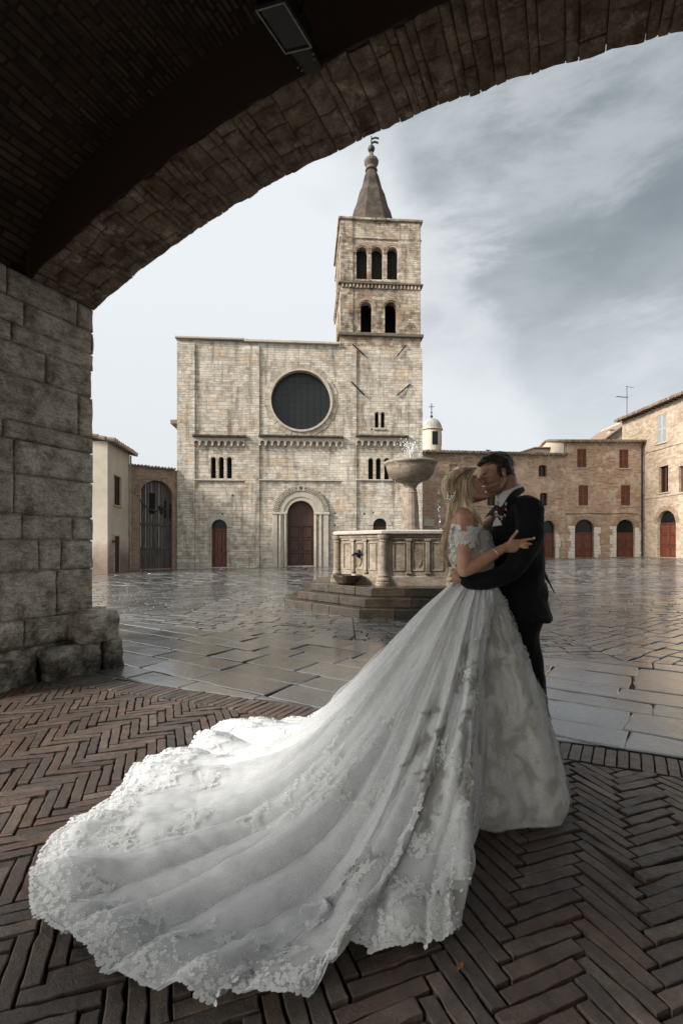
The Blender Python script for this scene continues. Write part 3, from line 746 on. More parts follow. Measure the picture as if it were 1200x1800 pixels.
# portal
px_c = (PDX[0]+PDX[1])/2; r0 = (PDX[1]-PDX[0])/2; zsp = PZ1-r0
mb = MB(); 
for r1, r2, ya, yb in ((1.0, 1.28, -.05, .16), (1.285, 1.72, -.10, -.052), (1.725, 2.10, -.16, -.102)): ring_arc(mb, px_c, zsp, r0*r1, r0*r2-.003, 0, math.pi, ya-.01, yb, 36)
portal = mb.build('portal', M['trim'], church, label='carved round arched portal with striped ring and shafts')
mb = MB()
for k in range(44):
    if k == 22: mb.build('inlay', M['darktrim'], portal, label='dark key pattern inlay, half of the outer ring'); mb = MB()
    a = math.pi*(k+.5)/44
    for rr2, s2 in ((1.83, .05), (1.99, .05)):
        if k in (20, 21, 22, 23): continue
        c0 = Vector((px_c+r0*rr2*math.cos(a), -.176, zsp+r0*rr2*math.sin(a))); d = .026
        M3 = Matrix.Rotation(-(a+(.5 if k % 2 else -.5)), 3, 'Y'); mb.add([c0+M3 @ Vector(q) for q in ((-.07, 0, -d), (.07, 0, -d), (.07, 0, d), (-.07, 0, d), (-.07, .01, -d), (.07, .01, -d), (.07, .01, d), (-.07, .01, d))], [(3, 2, 1, 0), (4, 5, 6, 7), (0, 1, 5, 4), (1, 2, 6, 5), (2, 3, 7, 6), (3, 0, 4, 7)])
mb.build('inlay', M['darktrim'], portal, label='dark key pattern inlay round the outer ring')
mb = MB(); [mb.ell((px_c+x, -.17, zsp+r0*1.92), (rd, .02, rd)) for x, rd in ((-.3, .06), (0, .13), (.3, .06))]; mb.split('disc', M['darktrim'], portal)
mb = MB()
for sg in (-1, 1):
    for k, (xo, wd, yy) in enumerate(((1.0, .24, -.06), (1.29, .34, -.12), (1.72, .32, -.17))):
        xa = px_c+sg*r0*xo; xb = xa+sg*wd; mb.bbox(min(xa, xb)+.002, max(xa, xb)-.002, yy, .1 if k == 0 else -.003, -.3, zsp, .02)
    mb.bbox(min(px_c+sg*r0, px_c+sg*(r0+1.0)), max(px_c+sg*r0, px_c+sg*(r0+1.0)), -.21, -.02, zsp-.05, zsp+.10, .02)
    for xo in (1.12, 1.5): xa = px_c+sg*r0*xo; mb.tube([(xa, -.16, -.2), (xa, -.16, zsp-.06)], .05, 8)
    xa = px_c+sg*r0*1.14; z = 0.1
    while z < zsp-.2: mb.ell((xa, -.10, z), (.075, .05, .05), n=8, m=6); z += .15
mb.split('jamb', M['trim'], portal)
def door(parent, x0, x1, z0, z1, mat, arch=True, y=.32, lun=None, planks=4, name='door', panels=True):
    """two leaved door; lun = height above z0 where a lunette starts"""
    r = (x1-x0)/2; zl = (z1-r if arch else z1) if lun is None else z0+lun; mb = MB()
    mb.box(x0-.02, x1+.02, y+.05, y+.08, z0-.02, zl); xm = (x0+x1)/2
    for a, b in ((x0+.01, xm-.008), (xm+.008, x1-.01)):
        mb.box(a, a+.09, y, y+.049, z0, zl-.01); mb.box(b-.09, b, y, y+.049, z0, zl-.01)
        nr = 3; hh = (zl-z0-.01)
        for k in range(nr+1): zz = z0+hh*k/nr; mb.box(a+.091, b-.091, y+.002, y+.049, max(z0, zz-.05), min(zl-.012, zz+.05))
        if panels:
            for k in range(nr): za = z0+hh*k/nr+.1; zb = z0+hh*(k+1)/nr-.1; mb.bbox(a+.14, b-.14, y+.015, y+.06, za, zb, .012)
    d = mb.build(name, mat, parent)
    if arch:
        mb = MB(); mb.box(x0, x1, y-.02, y+.07, zl-.04, zl+.05); mb.build('transom', mat, d)
        mb = MB(); pts = [(x0-.02, zl+.052), (x1+.02, zl+.052), (x1+.02, z1+.05), (x0-.02, z1+.05)]; mb.plate(pts, [], y+.045, y+.07); mb.build('lunette', M['darkwood'] if mat in (M['darkwood'],) else M['glass'], d)
    mb = MB(); mb.ell((xm+.07, y-.03, z0+min(1.1, (zl-z0)*.5)), .035, n=8, m=6); mb.build('handle', M['iron'], d)
    return d
door(church, PDX[0], PDX[1], PZ0, PZ1, M['darkwood'], lun=(PZ1-PZ0)*.62)
door(church, sd1[0], sd1[1], CF.g(385)+.05, dz1, M['redwood'], lun=(dz1-CF.g(385))*.78)
door(church, sd2[0], sd2[1], CF.g(667)+.1, dz2, M['redwood'], lun=(dz2-CF.g(667))*.78)
mb = MB()
for (a, b), zt in ((sd1, dz1), (sd2, dz2)): r = (b-a)/2; ring_arc(mb, (a+b)/2, zt-r, r+.002, r+.3, 0, math.pi, -.03, .0, 16)
mb.split('door_arch', M['trim'], church)
# ---- bell tower (upper part above the church front)
TF = CF; tower = TF.thing('bell_tower', 'square weathered stone bell tower with arched openings and a pointed spire', 'bell tower')
tx0, tx1 = S(598), S(738.5); tb = HT-.35; z_l1 = TF.Z(667, 592); z_c1 = TF.Z(667, 499); z_c2 = TF.Z(667, 420); z_t = TF.Z(667, 389); TDp = 5.2
f1 = lights([(633.5, 653.5), (676, 697)], 530, 587, TF); f2 = lights([(626, 645.5), (652.5, 672.5), (680, 699)], 434, 491, TF)
mb = MB(); mb.plate(rect(tx0, tx1, tb-.2, z_t), f1+f2, .002, .5); mb.plate(rect(tx0, tx1, tb-.2, z_t), f1+f2, TDp-.5, TDp); mb.build('wall', M['tower'], tower)
sidep = MB(); sh = [arch_pts(1.2, 2.1, z_l1+.2, z_l1+2.1), arch_pts(3.0, 3.9, z_l1+.2, z_l1+2.1), arch_pts(1.0, 1.7, z_c1+.3, z_c1+2.3), arch_pts(2.1, 2.9, z_c1+.3, z_c1+2.3), arch_pts(3.3, 4.0, z_c1+.3, z_c1+2.3)]
sidep.plate(rect(.5, TDp-.5, tb-5, z_t), sh, 0, .5); o = sidep.build('side_wall', M['tower'], tower, loc=(tx0+.5, 0, 0), rz=R(90)); o = sidep.build('side_wall', M['tower'], tower, loc=(tx1, 0, 0), rz=R(90))
mb = MB(); mb.box(tx0+.52, tx1-.52, 2.4, 2.5, tb, z_t-.1); mb.box(tx0+.52, tx1-.52, .6, TDp-.6, z_c1-.3, z_c1); mb.box(tx0+.52, tx1-.52, .6, TDp-.6, z_t-.3, z_t-.12); mb.box(tx0+.52, tx1-.52, .6, TDp-.6, tb-.3, tb); mb.build('interior', M['dark'], tower)
def cornice(z, h, pr, mat, name='cornice'):
    mb = MB(); mb.bbox(tx0-pr, tx1+pr, -pr, TDp+pr, z, z+h, .03); return mb.build(name, mat, tower)
cornice(z_l1-.02, .22, .18, M['darktrim']); cornice(z_c1-.1, .14, .16, M['darktrim']); cornice(z_c2-.05, .09, .07, M['tower']); cornice(z_t-.02, .18, .14, M['tower'])
mb = MB(); k = tx0+.1
while k < tx1-.1: mb.bbox(k, k+.12, -.12, .0, z_c1-.36, z_c1-.103, .02); k += .24
k = .1
while k < TDp: mb.bbox(tx0-.12, tx0, k, k+.12, z_c1-.36, z_c1-.103, .02); k += .24
mb.split('corbel', M['tower'], tower)
mb = MB()
for a, b in ((598, 620), (700, 738.5)): mb.box(S(a)-.004, S(b)+.004, -.06, .0, z_c1+.05, z_c2-.051); mb.box(S(a)-.004, S(b)+.004, -.06, .0, z_c2+.041, z_t-.03); mb.box(S(a)-.004, S(b)+.004, -.05, .0, z_l1+.21, z_c1-.37)
mb.split('corner_strip', M['tower'], tower)
multi(tower, f2, mat='tower')
mb = MB()
for l in f2+f1: xa, xb = l[0][0], l[1][0]; zt = max(p[1] for p in l); r = (xb-xa)/2; ring_arc(mb, (xa+xb)/2, zt-r, r+.095, r+.26, 0, math.pi, -.05, .0, 14)
mb.split('brick_arch', M['archbrick'], tower)
# iron anchors
mb = MB()
for (a, b, c_, d_) in ((619, 606, 640, 626), (713, 607, 697, 627), (617, 672, 640, 696), (720, 676, 697, 696)):
    mb.tube([(S(a), -.12, TF.Z(a, b)), (S(c_), -.10, TF.Z(c_, d_))], .045, 6)
mb.split('iron_anchor', M['iron'], tower)
# spire
cxs = (tx0+tx1)/2-.26; cys = TDp/2; rb = 1.95; zt0 = z_t+.1; zap = TF.Z(651, 300)+(TF.Z(651, 300)-CH)*(cys/31)-.1
mb = MB(); prof = [(rb+.12, 0), (rb+.12, .15), (rb, .18)]
for i in range(1, 12): q = i/11; prof.append((rb+(.36-rb)*q+.03*math.sin(i*2.1), .18+(zap-zt0-.18)*q))
mb.lathe(prof, (cxs, cys, zt0), 8, R(22.5)); sp = mb.build('spire', plain('dark weathered spire stone', (.03, .025, .019), .9, .45, 1.6, .9, c2=(.085, .065, .045)), tower)
mb = MB(); mb.lathe([(.36, 0), (.44, .05), (.36, .12), (.34, .3), (.5, .55), (.52, .7), (.45, .82), (.22, .95), (.14, 1.25), (.1, 1.35)], (cxs, cys, zap), 16); mb.build('finial', M['darktrim'], sp)
mb = MB(); mb.ell((cxs, cys, zap+1.6), .25); mb.tube([(cxs, cys, zap+1.2), (cxs, cys, zap+2.5)], .045, 8); mb.build('ball', M['copper'], sp)
mb = MB(); mb.tube([(cxs-.02, cys, zap+2.0), (cxs+.25, cys, zap+2.12), (cxs+.5, cys, zap+2.05)], .07, 6); mb.tube([(cxs, cys, zap+2.3), (cxs+.3, cys, zap+2.42), (cxs+.55, cys, zap+2.36)], .06, 6); mb.build('weather_vane', M['copper'], sp)

# ================================================================== tile roofs, windows
def tiles(mb, x0, x1, y0, z0, y1, z1, pitch=.33, r=.125, th=.06):
    mb.add([(x0, y0, z0), (x1, y0, z0), (x1, y1, z1), (x0, y1, z1), (x0, y0, z0-th), (x1, y0, z0-th), (x1, y1, z1-th), (x0, y1, z1-th)], [(0, 1, 2, 3), (7, 6, 5, 4), (0, 4, 5, 1), (1, 5, 6, 2), (2, 6, 7, 3), (3, 7, 4, 0)])
    L = math.hypot(y1-y0, z1-z0); nr = max(1, int(L/.38)); x = x0+.05; rnd = random.Random(int(x0*10))
    while x < x1-.02:
        for k in range(nr):
            f0, f1 = k/nr, (k+1.12)/nr; a = Vector((x+rnd.uniform(-.02, .02), y0-(.08 if k == 0 else 0)+(y1-y0)*f0, z0+(z1-z0)*f0+rnd.uniform(0, .03)+.0)); b = Vector((x, y0+(y1-y0)*min(1, f1), z0+(z1-z0)*min(1, f1)))
            mb.tube([a, b], [r*1.05, r*.8], 8)
        x += pitch
def window(parent, x0, x1, z0, z1, kind, sill=True, frame=True, y=.06, smat=None):
    mb = MB(); mb.box(x0-.02, x1+.02, .28, .30, z0-.02, z1+.02); wd = mb.build('window', M['glass'], parent)
    if sill: mb = MB(); mb.bbox(x0-.12, x1+.12, -.10, .1, z0-.09, z0-.003, .012); mb.build('sill', M['trim'], wd)
    if kind in ('shutter', 'half'):
        xm = (x0+x1)/2; mt = smat or M['shutter']
        for a, b in ((x0+.01, xm-.006), (xm+.006, x1-.01)):
            mb = MB(); mb.box(a, a+.055, y-.02, y+.03, z0+.01, z1-.01); mb.box(b-.055, b, y-.02, y+.03, z0+.01, z1-.01)
            for zz in (z0+.01, (z0+z1)/2-.03, z1-.08): mb.box(a+.056, b-.056, y-.018, y+.028, zz, zz+.07)
            z = z0+.1
            while z < z1-.1: mb.add([(a+.05, y-.012, z), (b-.05, y-.012, z), (b-.05, y+.02, z+.045), (a+.05, y+.02, z+.045), (a+.05, y-.004, z-.008), (b-.05, y-.004, z-.008), (b-.05, y+.028, z+.037), (a+.05, y+.028, z+.037)], [(0, 1, 2, 3), (7, 6, 5, 4), (0, 4, 5, 1), (2, 6, 7, 3)]); z += .06
            mb.box(a+.05, b-.05, y+.03, y+.04, z0, z1); mb.build('shutter', mt, wd)
    elif kind == 'frame':
        mb = MB(); xm = (x0+x1)/2; mb.box(xm-.03, xm+.03, .2, .27, z0, z1)
        for a in (x0, x1-.05): mb.box(a, a+.05, .2, .27, z0, z1)
        mb.build('frame', M['shutter'], wd)
    elif kind == 'blind': mb = MB(); mb.box(x0-.01, x1+.01, .1, .2, z0-.01, z1+.01); mb.build('infill', M['brick'], wd)
    return wd
def facade(fr, name, label, cat, px0, px1, ztop, wins, doors, mat, depth=8, zb=-.6, group=None, xa=None, xb=None, sides=True):
    t = fr.thing(name, label, cat, group=group); hs = []
    for w_ in wins: a, b, y0, y1 = w_[:4]; hs.append(rect(fr.S(a), fr.S(b), fr.Z(a, y1), fr.Z(a, y0)) if w_[4] != 'archwin' else arch_pts(fr.S(a), fr.S(b), fr.Z(a, y1), fr.Z(a, y0), 8, -.6))
    for d_ in doors: a, b, y0 = d_[:3]; hs.append(arch_pts(fr.S(a), fr.S(b), fr.g(a)+.03, fr.Z(a, y0), 18, d_[4] if len(d_) > 4 else 0))
    x0 = fr.S(px0) if xa is None else xa; x1 = fr.S(px1) if xb is None else xb
    mb = MB(); mb.plate([(x0, zb), (x1, zb), (x1, ztop), (x0, ztop)], hs, 0, .4); mb.build('wall', mat, t)
    mb = MB(); mb.box(x0+.01, x1-.01, .55, .6, zb, ztop-.05); mb.build('interior', M['dark'], t)
    if sides: mb = MB(); mb.box(x0, x0+.35, .4, depth, zb, ztop); mb.box(x1-.35, x1, .4, depth, zb, ztop); mb.box(x0+.351, x1-.351, depth-.35, depth, zb, ztop); mb.build('side_wall', mat, t)
    for w_ in wins:
        a, b, y0, y1, kd = w_[:5]; window(t, fr.S(a), fr.S(b), fr.Z(a, y1), fr.Z(a, y0), {'archwin': 'frame'}.get(kd, kd), smat=w_[5] if len(w_) > 5 else None)
    for d_ in doors:
        a, b, y0, lu = d_[:4]; z0 = fr.g(a)+.03; z1 = fr.Z(a, y0); door(t, fr.S(a), fr.S(b), z0, z1, d_[5] if len(d_) > 5 else M['redwood'], lun=fr.Z(a, lu)-z0, y=.22)
        r = (fr.S(b)-fr.S(a))/2; mb = MB(); nV = 17
        for k in range(nV):
            a0 = math.pi*(k+.04)/nV; a1 = math.pi*(k+.96)/nV; ring_arc(mb, (fr.S(a)+fr.S(b))/2, z1-r*(1+(d_[4] if len(d_) > 4 else 0)), r+.004, r+.36+(.06 if k % 2 else 0), a0, a1, -.03-.01*(k % 3), .0, 2)
        mb.build('door_arch', M['archbrick'], t)
    return t, x0, x1
def quoins(parent, fr, pxs, w_, zt, side):
    mb = MB(); z = fr.g(pxs[0])+.02; k = 0; rnd = random.Random(int(pxs[0]))
    for px in pxs: pass
    for px, sg in zip(pxs, side):
        z = fr.g(px)+.0; x = fr.S(px)
        while z < zt:
            h = rnd.uniform(.22, .36); l = rnd.choice((.35, .6, .48)); mb.bbox(min(x+sg*.01, x+sg*l), max(x+sg*.01, x+sg*l), -.035-rnd.uniform(0, .01), -.0, z+.008, z+h-.008, .012); z += h
    mb.split('quoin', plain('white limestone quoins', (.55, .51, .44), .85, .2, 5, .4), parent)
# low brick range right of the church
RF = Fr(6.93, 41.5, math.atan2(1.5, 12.87), .05)
zE = RF.Z(742, 795)
lowb, x0, x1 = facade(RF, 'brick_house', 'low warm brick range with small brown windows between church and corner house', 'building', 738, 991.5, zE,
    [(789, 804, 816, 830, 'blind'), (856, 871, 870, 889, 'frame'), (946, 960.5, 817, 838, 'archwin'), (948.5, 962, 866, 889, 'archwin')], [(951, 975, 915, 938, -.0)], M['brick'])
mb = MB(); tiles(mb, x0-.1, x1+.05, -.35, zE+.02, 4.5, zE+1.0); mb.build('roof', M['tile'], lowb)
quoins(lowb, RF, (951, 975), .4, 2.3, (-1, 1))
# taller section
RG = Fr(19.8, 43.0, 0, .2)
zE2 = RG.Z(1000, 778)
tallb, x0, x1 = facade(RG, 'brick_house', 'two storey brick house with four red shutters above two arched red doors', 'building', 991.5, 1130, zE2,
    [(1013.5, 1030, 789, 822, 'shutter'), (1087.5, 1104, 790, 823, 'shutter'), (1016, 1033, 853, 889, 'shutter'), (1090.5, 1107, 853, 889, 'shutter')],
    [(1009.5, 1043, 913, 937, 0), (1082.5, 1115, 913, 937, 0)], M['brick'])
mb = MB(); tiles(mb, x0-.15, x1+.25, -.4, zE2+.03, 3.6, zE2+.95); tiles(mb, x0-.15, x1+.25, 8.2, zE2+.03, 3.7, zE2+.95); mb.build('roof', M['tile'], tallb)
quoins(tallb, RG, (1009.5, 1043, 1082.5, 1115), .4, 2.6, (-1, 1, -1, 1))
mb = MB(); mb.add([(x0-.05, 0, zE2-1.2), (x0-.05, 0, zE2), (x0-.05, 3.6, zE2+.9), (x0-.05, 8, zE2), (x0-.05, 8, zE2-1.2)], [(0, 1, 2, 3, 4)])
mb.tube([(x0-.05, .02, .1+zE2), (x0-.06, 0, 4.4), (x0-.06, 0, .2)], .04, 6) if False else None
zc = RG.Z(1000, 903); mb2 = MB(); mb2.tube([(x0+.1+i*.8, -.06, zc-.03*math.sin(i*1.7)) for i in range(9)], .022, 5); mb2.build('cable', M['iron'], tallb)
mb.build('gable', M['plaster'], tallb)
gz0 = zE+.15; mb = MB(); mb.add([(-3.2, 3, gz0), (0, 3, gz0), (0, 3, zE2), (-1.6, 3, zE2+.05), (-3.2, 3, gz0+.5), (-3.2, 7, gz0), (0, 7, gz0), (0, 7, zE2), (-1.6, 7, zE2+.05), (-3.2, 7, gz0+.5)], [(0, 1, 2, 3, 4), (9, 8, 7, 6, 5), (0, 4, 9, 5), (4, 3, 8, 9), (3, 2, 7, 8), (2, 1, 6, 7)])
mb.build('attic', M['plaster'], tallb); mb = MB(); mb.add([(-3.6, 2.7, gz0+.38), (-1.6, 2.7, zE2+.16), (-1.6, 7.2, zE2+.16), (-3.6, 7.2, gz0+.38), (-3.6, 2.7, gz0+.28), (-1.6, 2.7, zE2+.06), (-1.6, 7.2, zE2+.06), (-3.6, 7.2, gz0+.28)], [(0, 1, 2, 3), (7, 6, 5, 4), (0, 4, 5, 1), (1, 5, 6, 2), (2, 6, 7, 3), (3, 7, 4, 0)]); mb.box(-1.55, .1, 2.7, 7.2, zE2+.07, zE2+.18); mb.build('attic_roof', M['tile'], tallb)
# wing on the right running towards the viewer
wa = math.atan2(-.999, .047); WX, WY = 26.8-(-3.2)*.047*-1, 43.0
RH = Fr(26.8, 43.0, wa, .3)
zE3 = RH.Z(1131, 724)
wing, x0, x1 = facade(RH, 'corner_house', 'tall pale brick corner house with grey shutters and a carved arched door', 'building', 1131, 1260, zE3,
    [(1153.5, 1170, 732, 781, 'shutter', M['greyshutter']), (1157, 1173.5, 821, 867, 'frame'), (1127.8, 1136, 838, 872, 'frame') if False else (1192, 1199.5, 820, 866, 'frame')],
    [(1154.5, 1187, 899, 921, 0, M['redwood'])], M['brick2'], depth=8, xa=-3.0, xb=10.5)
mb = MB(); tiles(mb, -3.2, 10.6, -.55, zE3+.02, 4.2, zE3+1.0, .26); mb.build('roof', M['tile'], wing)
mb = MB(); k = -3.0
while k < 10.4: mb.box(k, k+.09, -.5, 0, zE3-.16, zE3-.085); k += .5
mb.split('rafter', M['darkwood'], wing)
mb = MB()
for py in (797, 877): zz = RH.Z(1131, py); mb.bbox(.05, 10.5, -.06, 0, zz-.05, zz+.05, .01)
mb.split('string_course', M['brick2'], wing)
# rear gable behind with chimney and aerial
rg = thing('brick_house', 'sloping roofline of a house behind the corner house, seen above the shuttered front', 'building', (26.6, 47.5, .3))
a = W(1070, 768, 49); b = W(1112, 735, 49); lz = rg.location
mb = MB(); mb.add([(a.x-lz.x, 1.5, 9), (b.x+4-lz.x, 1.5, 9), (b.x+4-lz.x, 1.5, b.z+.9), (b.x+.4-lz.x, 1.5, b.z+.1), (a.x-lz.x, 1.5, a.z-.3), (a.x-lz.x, 8, 9), (b.x+4-lz.x, 8, 9), (b.x+4-lz.x, 8, b.z+.9), (b.x+.4-lz.x, 8, b.z+.1), (a.x-lz.x, 8, a.z-.3)], [(0, 1, 2, 3, 4), (9, 8, 7, 6, 5), (0, 4, 9, 5), (4, 3, 8, 9), (3, 2, 7, 8), (2, 1, 6, 7)]); mb.box(a.x-lz.x+.1, b.x+4-lz.x, 1.6, 7.9, -.5, 9)
mb.build('wall', M['brick2'], rg)
mb = MB(); mb.add([(a.x-.4-lz.x, 1.2, a.z-.35), (b.x+.6-lz.x, 1.2, b.z+.2), (b.x+.6-lz.x, 8.2, b.z+.2), (a.x-.4-lz.x, 8.2, a.z-.35), (a.x-.4-lz.x, 1.2, a.z-.5), (b.x+.6-lz.x, 1.2, b.z+.05), (b.x+.6-lz.x, 8.2, b.z+.05), (a.x-.4-lz.x, 8.2, a.z-.5)], [(0, 1, 2, 3), (7, 6, 5, 4), (0, 4, 5, 1), (1, 5, 6, 2), (2, 6, 7, 3), (3, 7, 4, 0)]); mb.build('roof', M['tile'], rg)
c0 = W(1076, 762, 49.5)-lz; mb = MB(); mb.bbox(c0.x-.3, c0.x+.3, 2, 2.6, c0.z-1.5, c0.z+.35, .03); mb.bbox(c0.x-.38, c0.x+.38, 1.92, 2.68, c0.z+.352, c0.z+.47, .02); mb.build('chimney', M['brick2'], rg)
an = thing('aerial', 'thin television aerial on a mast above the corner house roof', 'aerial', tuple(W(1101, 745, 46)))
mb = MB(); mb.tube([(0, 0, -.8), (0, 0, 3.6)], .03, 6); mb.tube([(-1.0, 0, 2.6), (.1, 0, 2.5)], .025, 6); mb.tube([(-.1, 0, 3.55), (.65, 0, 3.45)], .02, 6)
for k in range(6): mb.tube([(-.95+.18*k, -.3, 2.6-.016*k), (-.95+.18*k, .3, 2.6-.016*k)], .012, 5)
mb.build('mast', M['iron'], an)
dp = thing('downpipe', 'dark iron downpipe in the corner between the two brick houses', 'downpipe', (26.55, 42.82, .3))
mb = MB(); mb.tube([(.0, -.25, zE2-.05), (.0, -.05, zE2-.6), (0, -.05, .1)], .07, 8); mb.build('pipe', M['iron'], dp)
mb = MB(); [mb.lathe([(.095, 0), (.095, .06)], (0, -.05, z), 10) for z in (1.5, 3.5, 5.5, 7.5, 9)]; mb.split('clamp', M['iron'], dp)
# lantern cupola
q = W(758, 960, 50); cu = thing('dome', 'small domed church lantern with a cross, rising behind the low brick range', 'dome', (q.x, 50, .1))
zd = CH+(HZ-755)/F*50-.1; mb = MB(); mb.lathe([(1.0, zd-5), (1.0, zd-.15), (1.15, zd-.1), (1.15, zd+.05)], n=24); mb.build('drum', M['plaster'], cu)
mb = MB(); mb.lathe([(1.05*math.cos(a_), zd+.06+1.1*math.sin(a_)) for a_ in np.linspace(0, 1.5, 9)], n=24); mb.build('cap', M['lead'], cu)
mb = MB(); mb.tube([(0, 0, zd+1.1), (0, 0, zd+2.7)], .045, 6); mb.ell((0, 0, zd+1.35), .15, n=10, m=8); mb.ell((0, 0, zd+1.75), .1, n=10, m=8); mb.tube([(-.28, 0, zd+2.35), (.28, 0, zd+2.35)], .035, 6); mb.build('cross', M['copper'], cu)
for an_ in (-80, -10, 60, 170): 
    a_ = R(an_); c_ = Vector((math.cos(a_), math.sin(a_))); mb = MB(); t_ = Vector((-c_.y, c_.x)); 
    P = [Vector((c_.x*.985, c_.y*.985))+t_*s_ for s_ in (-.3, .3)]; Q = [Vector((c_.x*1.01, c_.y*1.01))+t_*s_ for s_ in (-.3, .3)]
    mb.add([(P[0].x, P[0].y, zd-1.75), (P[1].x, P[1].y, zd-1.75), (P[1].x, P[1].y, zd-.4), (P[0].x, P[0].y, zd-.4), (Q[0].x, Q[0].y, zd-1.75), (Q[1].x, Q[1].y, zd-1.75), (Q[1].x, Q[1].y, zd-.4), (Q[0].x, Q[0].y, zd-.4)], [(3, 2, 1, 0), (4, 5, 6, 7), (0, 1, 5, 4), (1, 2, 6, 5), (2, 3, 7, 6), (3, 0, 4, 7)]); mb.build('window', M['glass'], cu)
# ---- left house and gateway
LF = Fr(-.483*25.4, 25.4, math.atan2(.99, -.125), -.12)
zL = LF.Z(190, 776)
lh, x0, x1 = facade(LF, 'plaster_house', 'cream plaster house with stained base, one shuttered window and a narrow door', 'building', 189.6, 228, zL,
    [(200.5, 212, 835, 887, 'shutter', M['darkwood'])], [], M['plaster'], depth=7, xb=3.75, xa=0)
mb = MB(); xa, xb = LF.S(200.5), LF.S(208.5); zt_ = LF.Z(200, 942); mb.box(xa, xb, -.04, -.002, .0, zt_); dr = mb.build('door', M['darkwood'], lh)
mb = MB(); mb.box(xa-.07, xa-.003, -.06, -.001, 0, zt_+.08); mb.box(xb+.003, xb+.07, -.06, -.001, 0, zt_+.08); mb.box(xa, xb, -.055, -.001, zt_+.003, zt_+.08); mb.build('frame', M['trim'], dr)
mb = MB(); a_, b_ = LF.S(199.5), LF.S(213); z0_, z1_ = LF.Z(200, 889), LF.Z(200, 833)
mb.plate(rect(a_, b_, z0_, z1_), [rect(LF.S(200.3), LF.S(212.2), LF.Z(200, 887.4), LF.Z(200, 834.6))], -.04, -.002); mb.build('window_surround', M['trim'], lh)
mb = MB(); tiles(mb, -.2, 3.9, -.35, zL+.02, 7, zL+1.5); mb.build('roof', M['tile'], lh)
mb = MB(); mb.tube([(3.55, -.12, zL-.1), (3.55, -.1, .1)], .05, 8); mb.tube([(-.1, -.4, zL), (3.7, -.4, zL)], .06, 8); mb.build('gutter', M['lead'], lh)
mb = MB(); mb.bbox(LF.S(197), LF.S(199.3), -.03, -.002, LF.Z(198, 944), LF.Z(198, 938), .005); mb.build('house_number', M['fountrim'], lh)
mb = MB(); mb.bbox(LF.S(196.5), LF.S(200.2), -.08, -.045, LF.Z(198, 954), LF.Z(198, 949.5), .005); mb.build('red_plate', plain('dull red plate', (.25, .03, .03), .5, .1), lh)
GW = Vector((LF.X+LF.c*3.75, LF.Y+LF.s*3.75)); ge = Vector((-10.62, 30.78)); ga = math.atan2(ge.y-GW.y, ge.x-GW.x)
GF = Fr(GW.x, GW.y, ga, -.15); gl = (ge-GW).length
gt = GF.thing('gateway', 'brick gateway with a big round arch closed by dark weathered planks, left of the church', 'gateway')
ztg = GF.Z(270, 823); gx0, gx1 = GF.S(246), min(gl-.12, GF.S(309)); gzt = GF.Z(280, 845)
mb = MB(); mb.plate(rect(0.03, gl+.25, -.5, ztg), [arch_pts(gx0, gx1, GF.g(280)+.02, gzt, 24)], 0, .7); mb.build('wall', M['archbrick'], gt)
mb = MB(); r = (gx1-gx0)/2
for k in range(26): ring_arc(mb, (gx0+gx1)/2, gzt-r, r+.004, min(r+.30, r+.30), math.pi*(k+.06)/26, math.pi*(k+.94)/26, -.05-.01*(k % 2), 0, 2)
mb.build('arch_ring', M['archbrick'], gt)
mb = MB(); tiles(mb, .02, gl, -.15, ztg+.05, .9, ztg+.15, .2, .06); mb.build('coping', M['tile'], gt)
mb = MB(); x = gx0-.05; rnd = random.Random(2); zg = GF.g(280)+.03
while x < gx1: wd = rnd.uniform(.12, .19); mb.bbox(x, min(x+wd-.012, gx1+.05), .25+rnd.uniform(0, .02), .31, zg, gzt+.1, .008); x += wd
gate = mb.build('gate', M['gatewood'], gt)
mb = MB(); [mb.box(gx0, gx1, .2, .248, z, z+.14) for z in (zg+2.7, zg+1.2)]; mb.tube([(gx0+(gx1-gx0)*i/14, .2, zg+3.9-.9*math.sin(math.pi*(i/14)**.8)*.6+.5*(1-i/14)) for i in range(15)], .035, 6); mb.build('brace', M['gatewood'], gate)
mb = MB(); [mb.box(a_, b_, .235, .252, z0_, z1_) for a_, b_, z0_, z1_ in ((GF.S(265), GF.S(274.5), GF.Z(270, 903), GF.Z(270, 866)), (GF.S(291), GF.S(295), GF.Z(292, 910), GF.Z(292, 880)), (GF.S(300), GF.S(303), GF.Z(300, 912), GF.Z(300, 885)))]; mb.split('hatch', M['dark'], gate)
# lantern hanging in the gateway
lp = W(284, 893, GF.Y-.3+.2); ln = thing('lantern', 'small hanging iron street lantern on a rod in front of the plank gate', 'street lamp', tuple(lp))
mb = MB(); mb.tube([(0, 0, .2), (0, 0, 1.75), (0.0, .9, 1.9)], .022, 6); mb.build('rod', M['iron'], ln)
mb = MB(); mb.lathe([(.03, .22), (.20, .06), (.22, .0), (.2, -.02)], n=12); mb.lathe([(.09, -.36), (.02, -.42)], n=8); mb.build('cap', M['iron'], ln)
mb = MB(); mb.lathe([(.16, -.02), (.10, -.35)], n=6); mb.build('glass', M['glass'], ln)
pq = thing('wall_plaque', 'small white rectangular plaque on the brick wall beside the church corner', 'sign', tuple(RF.X*0+0 for _ in range(3)))
a_ = RF.S(744.5); pq.location = (RF.X+RF.c*RF.S(753)+.0, RF.Y+RF.s*RF.S(753)-.06, RF.z0+RF.Z(753, 919)); pq.rotation_euler = (0, 0, RF.a)
mb = MB(); hw = (RF.S(762)-RF.S(744))/2; mb.bbox(-hw, hw, -.02, .03, -.28, .28, .01); mb.build('slab', M['fountrim'], pq)
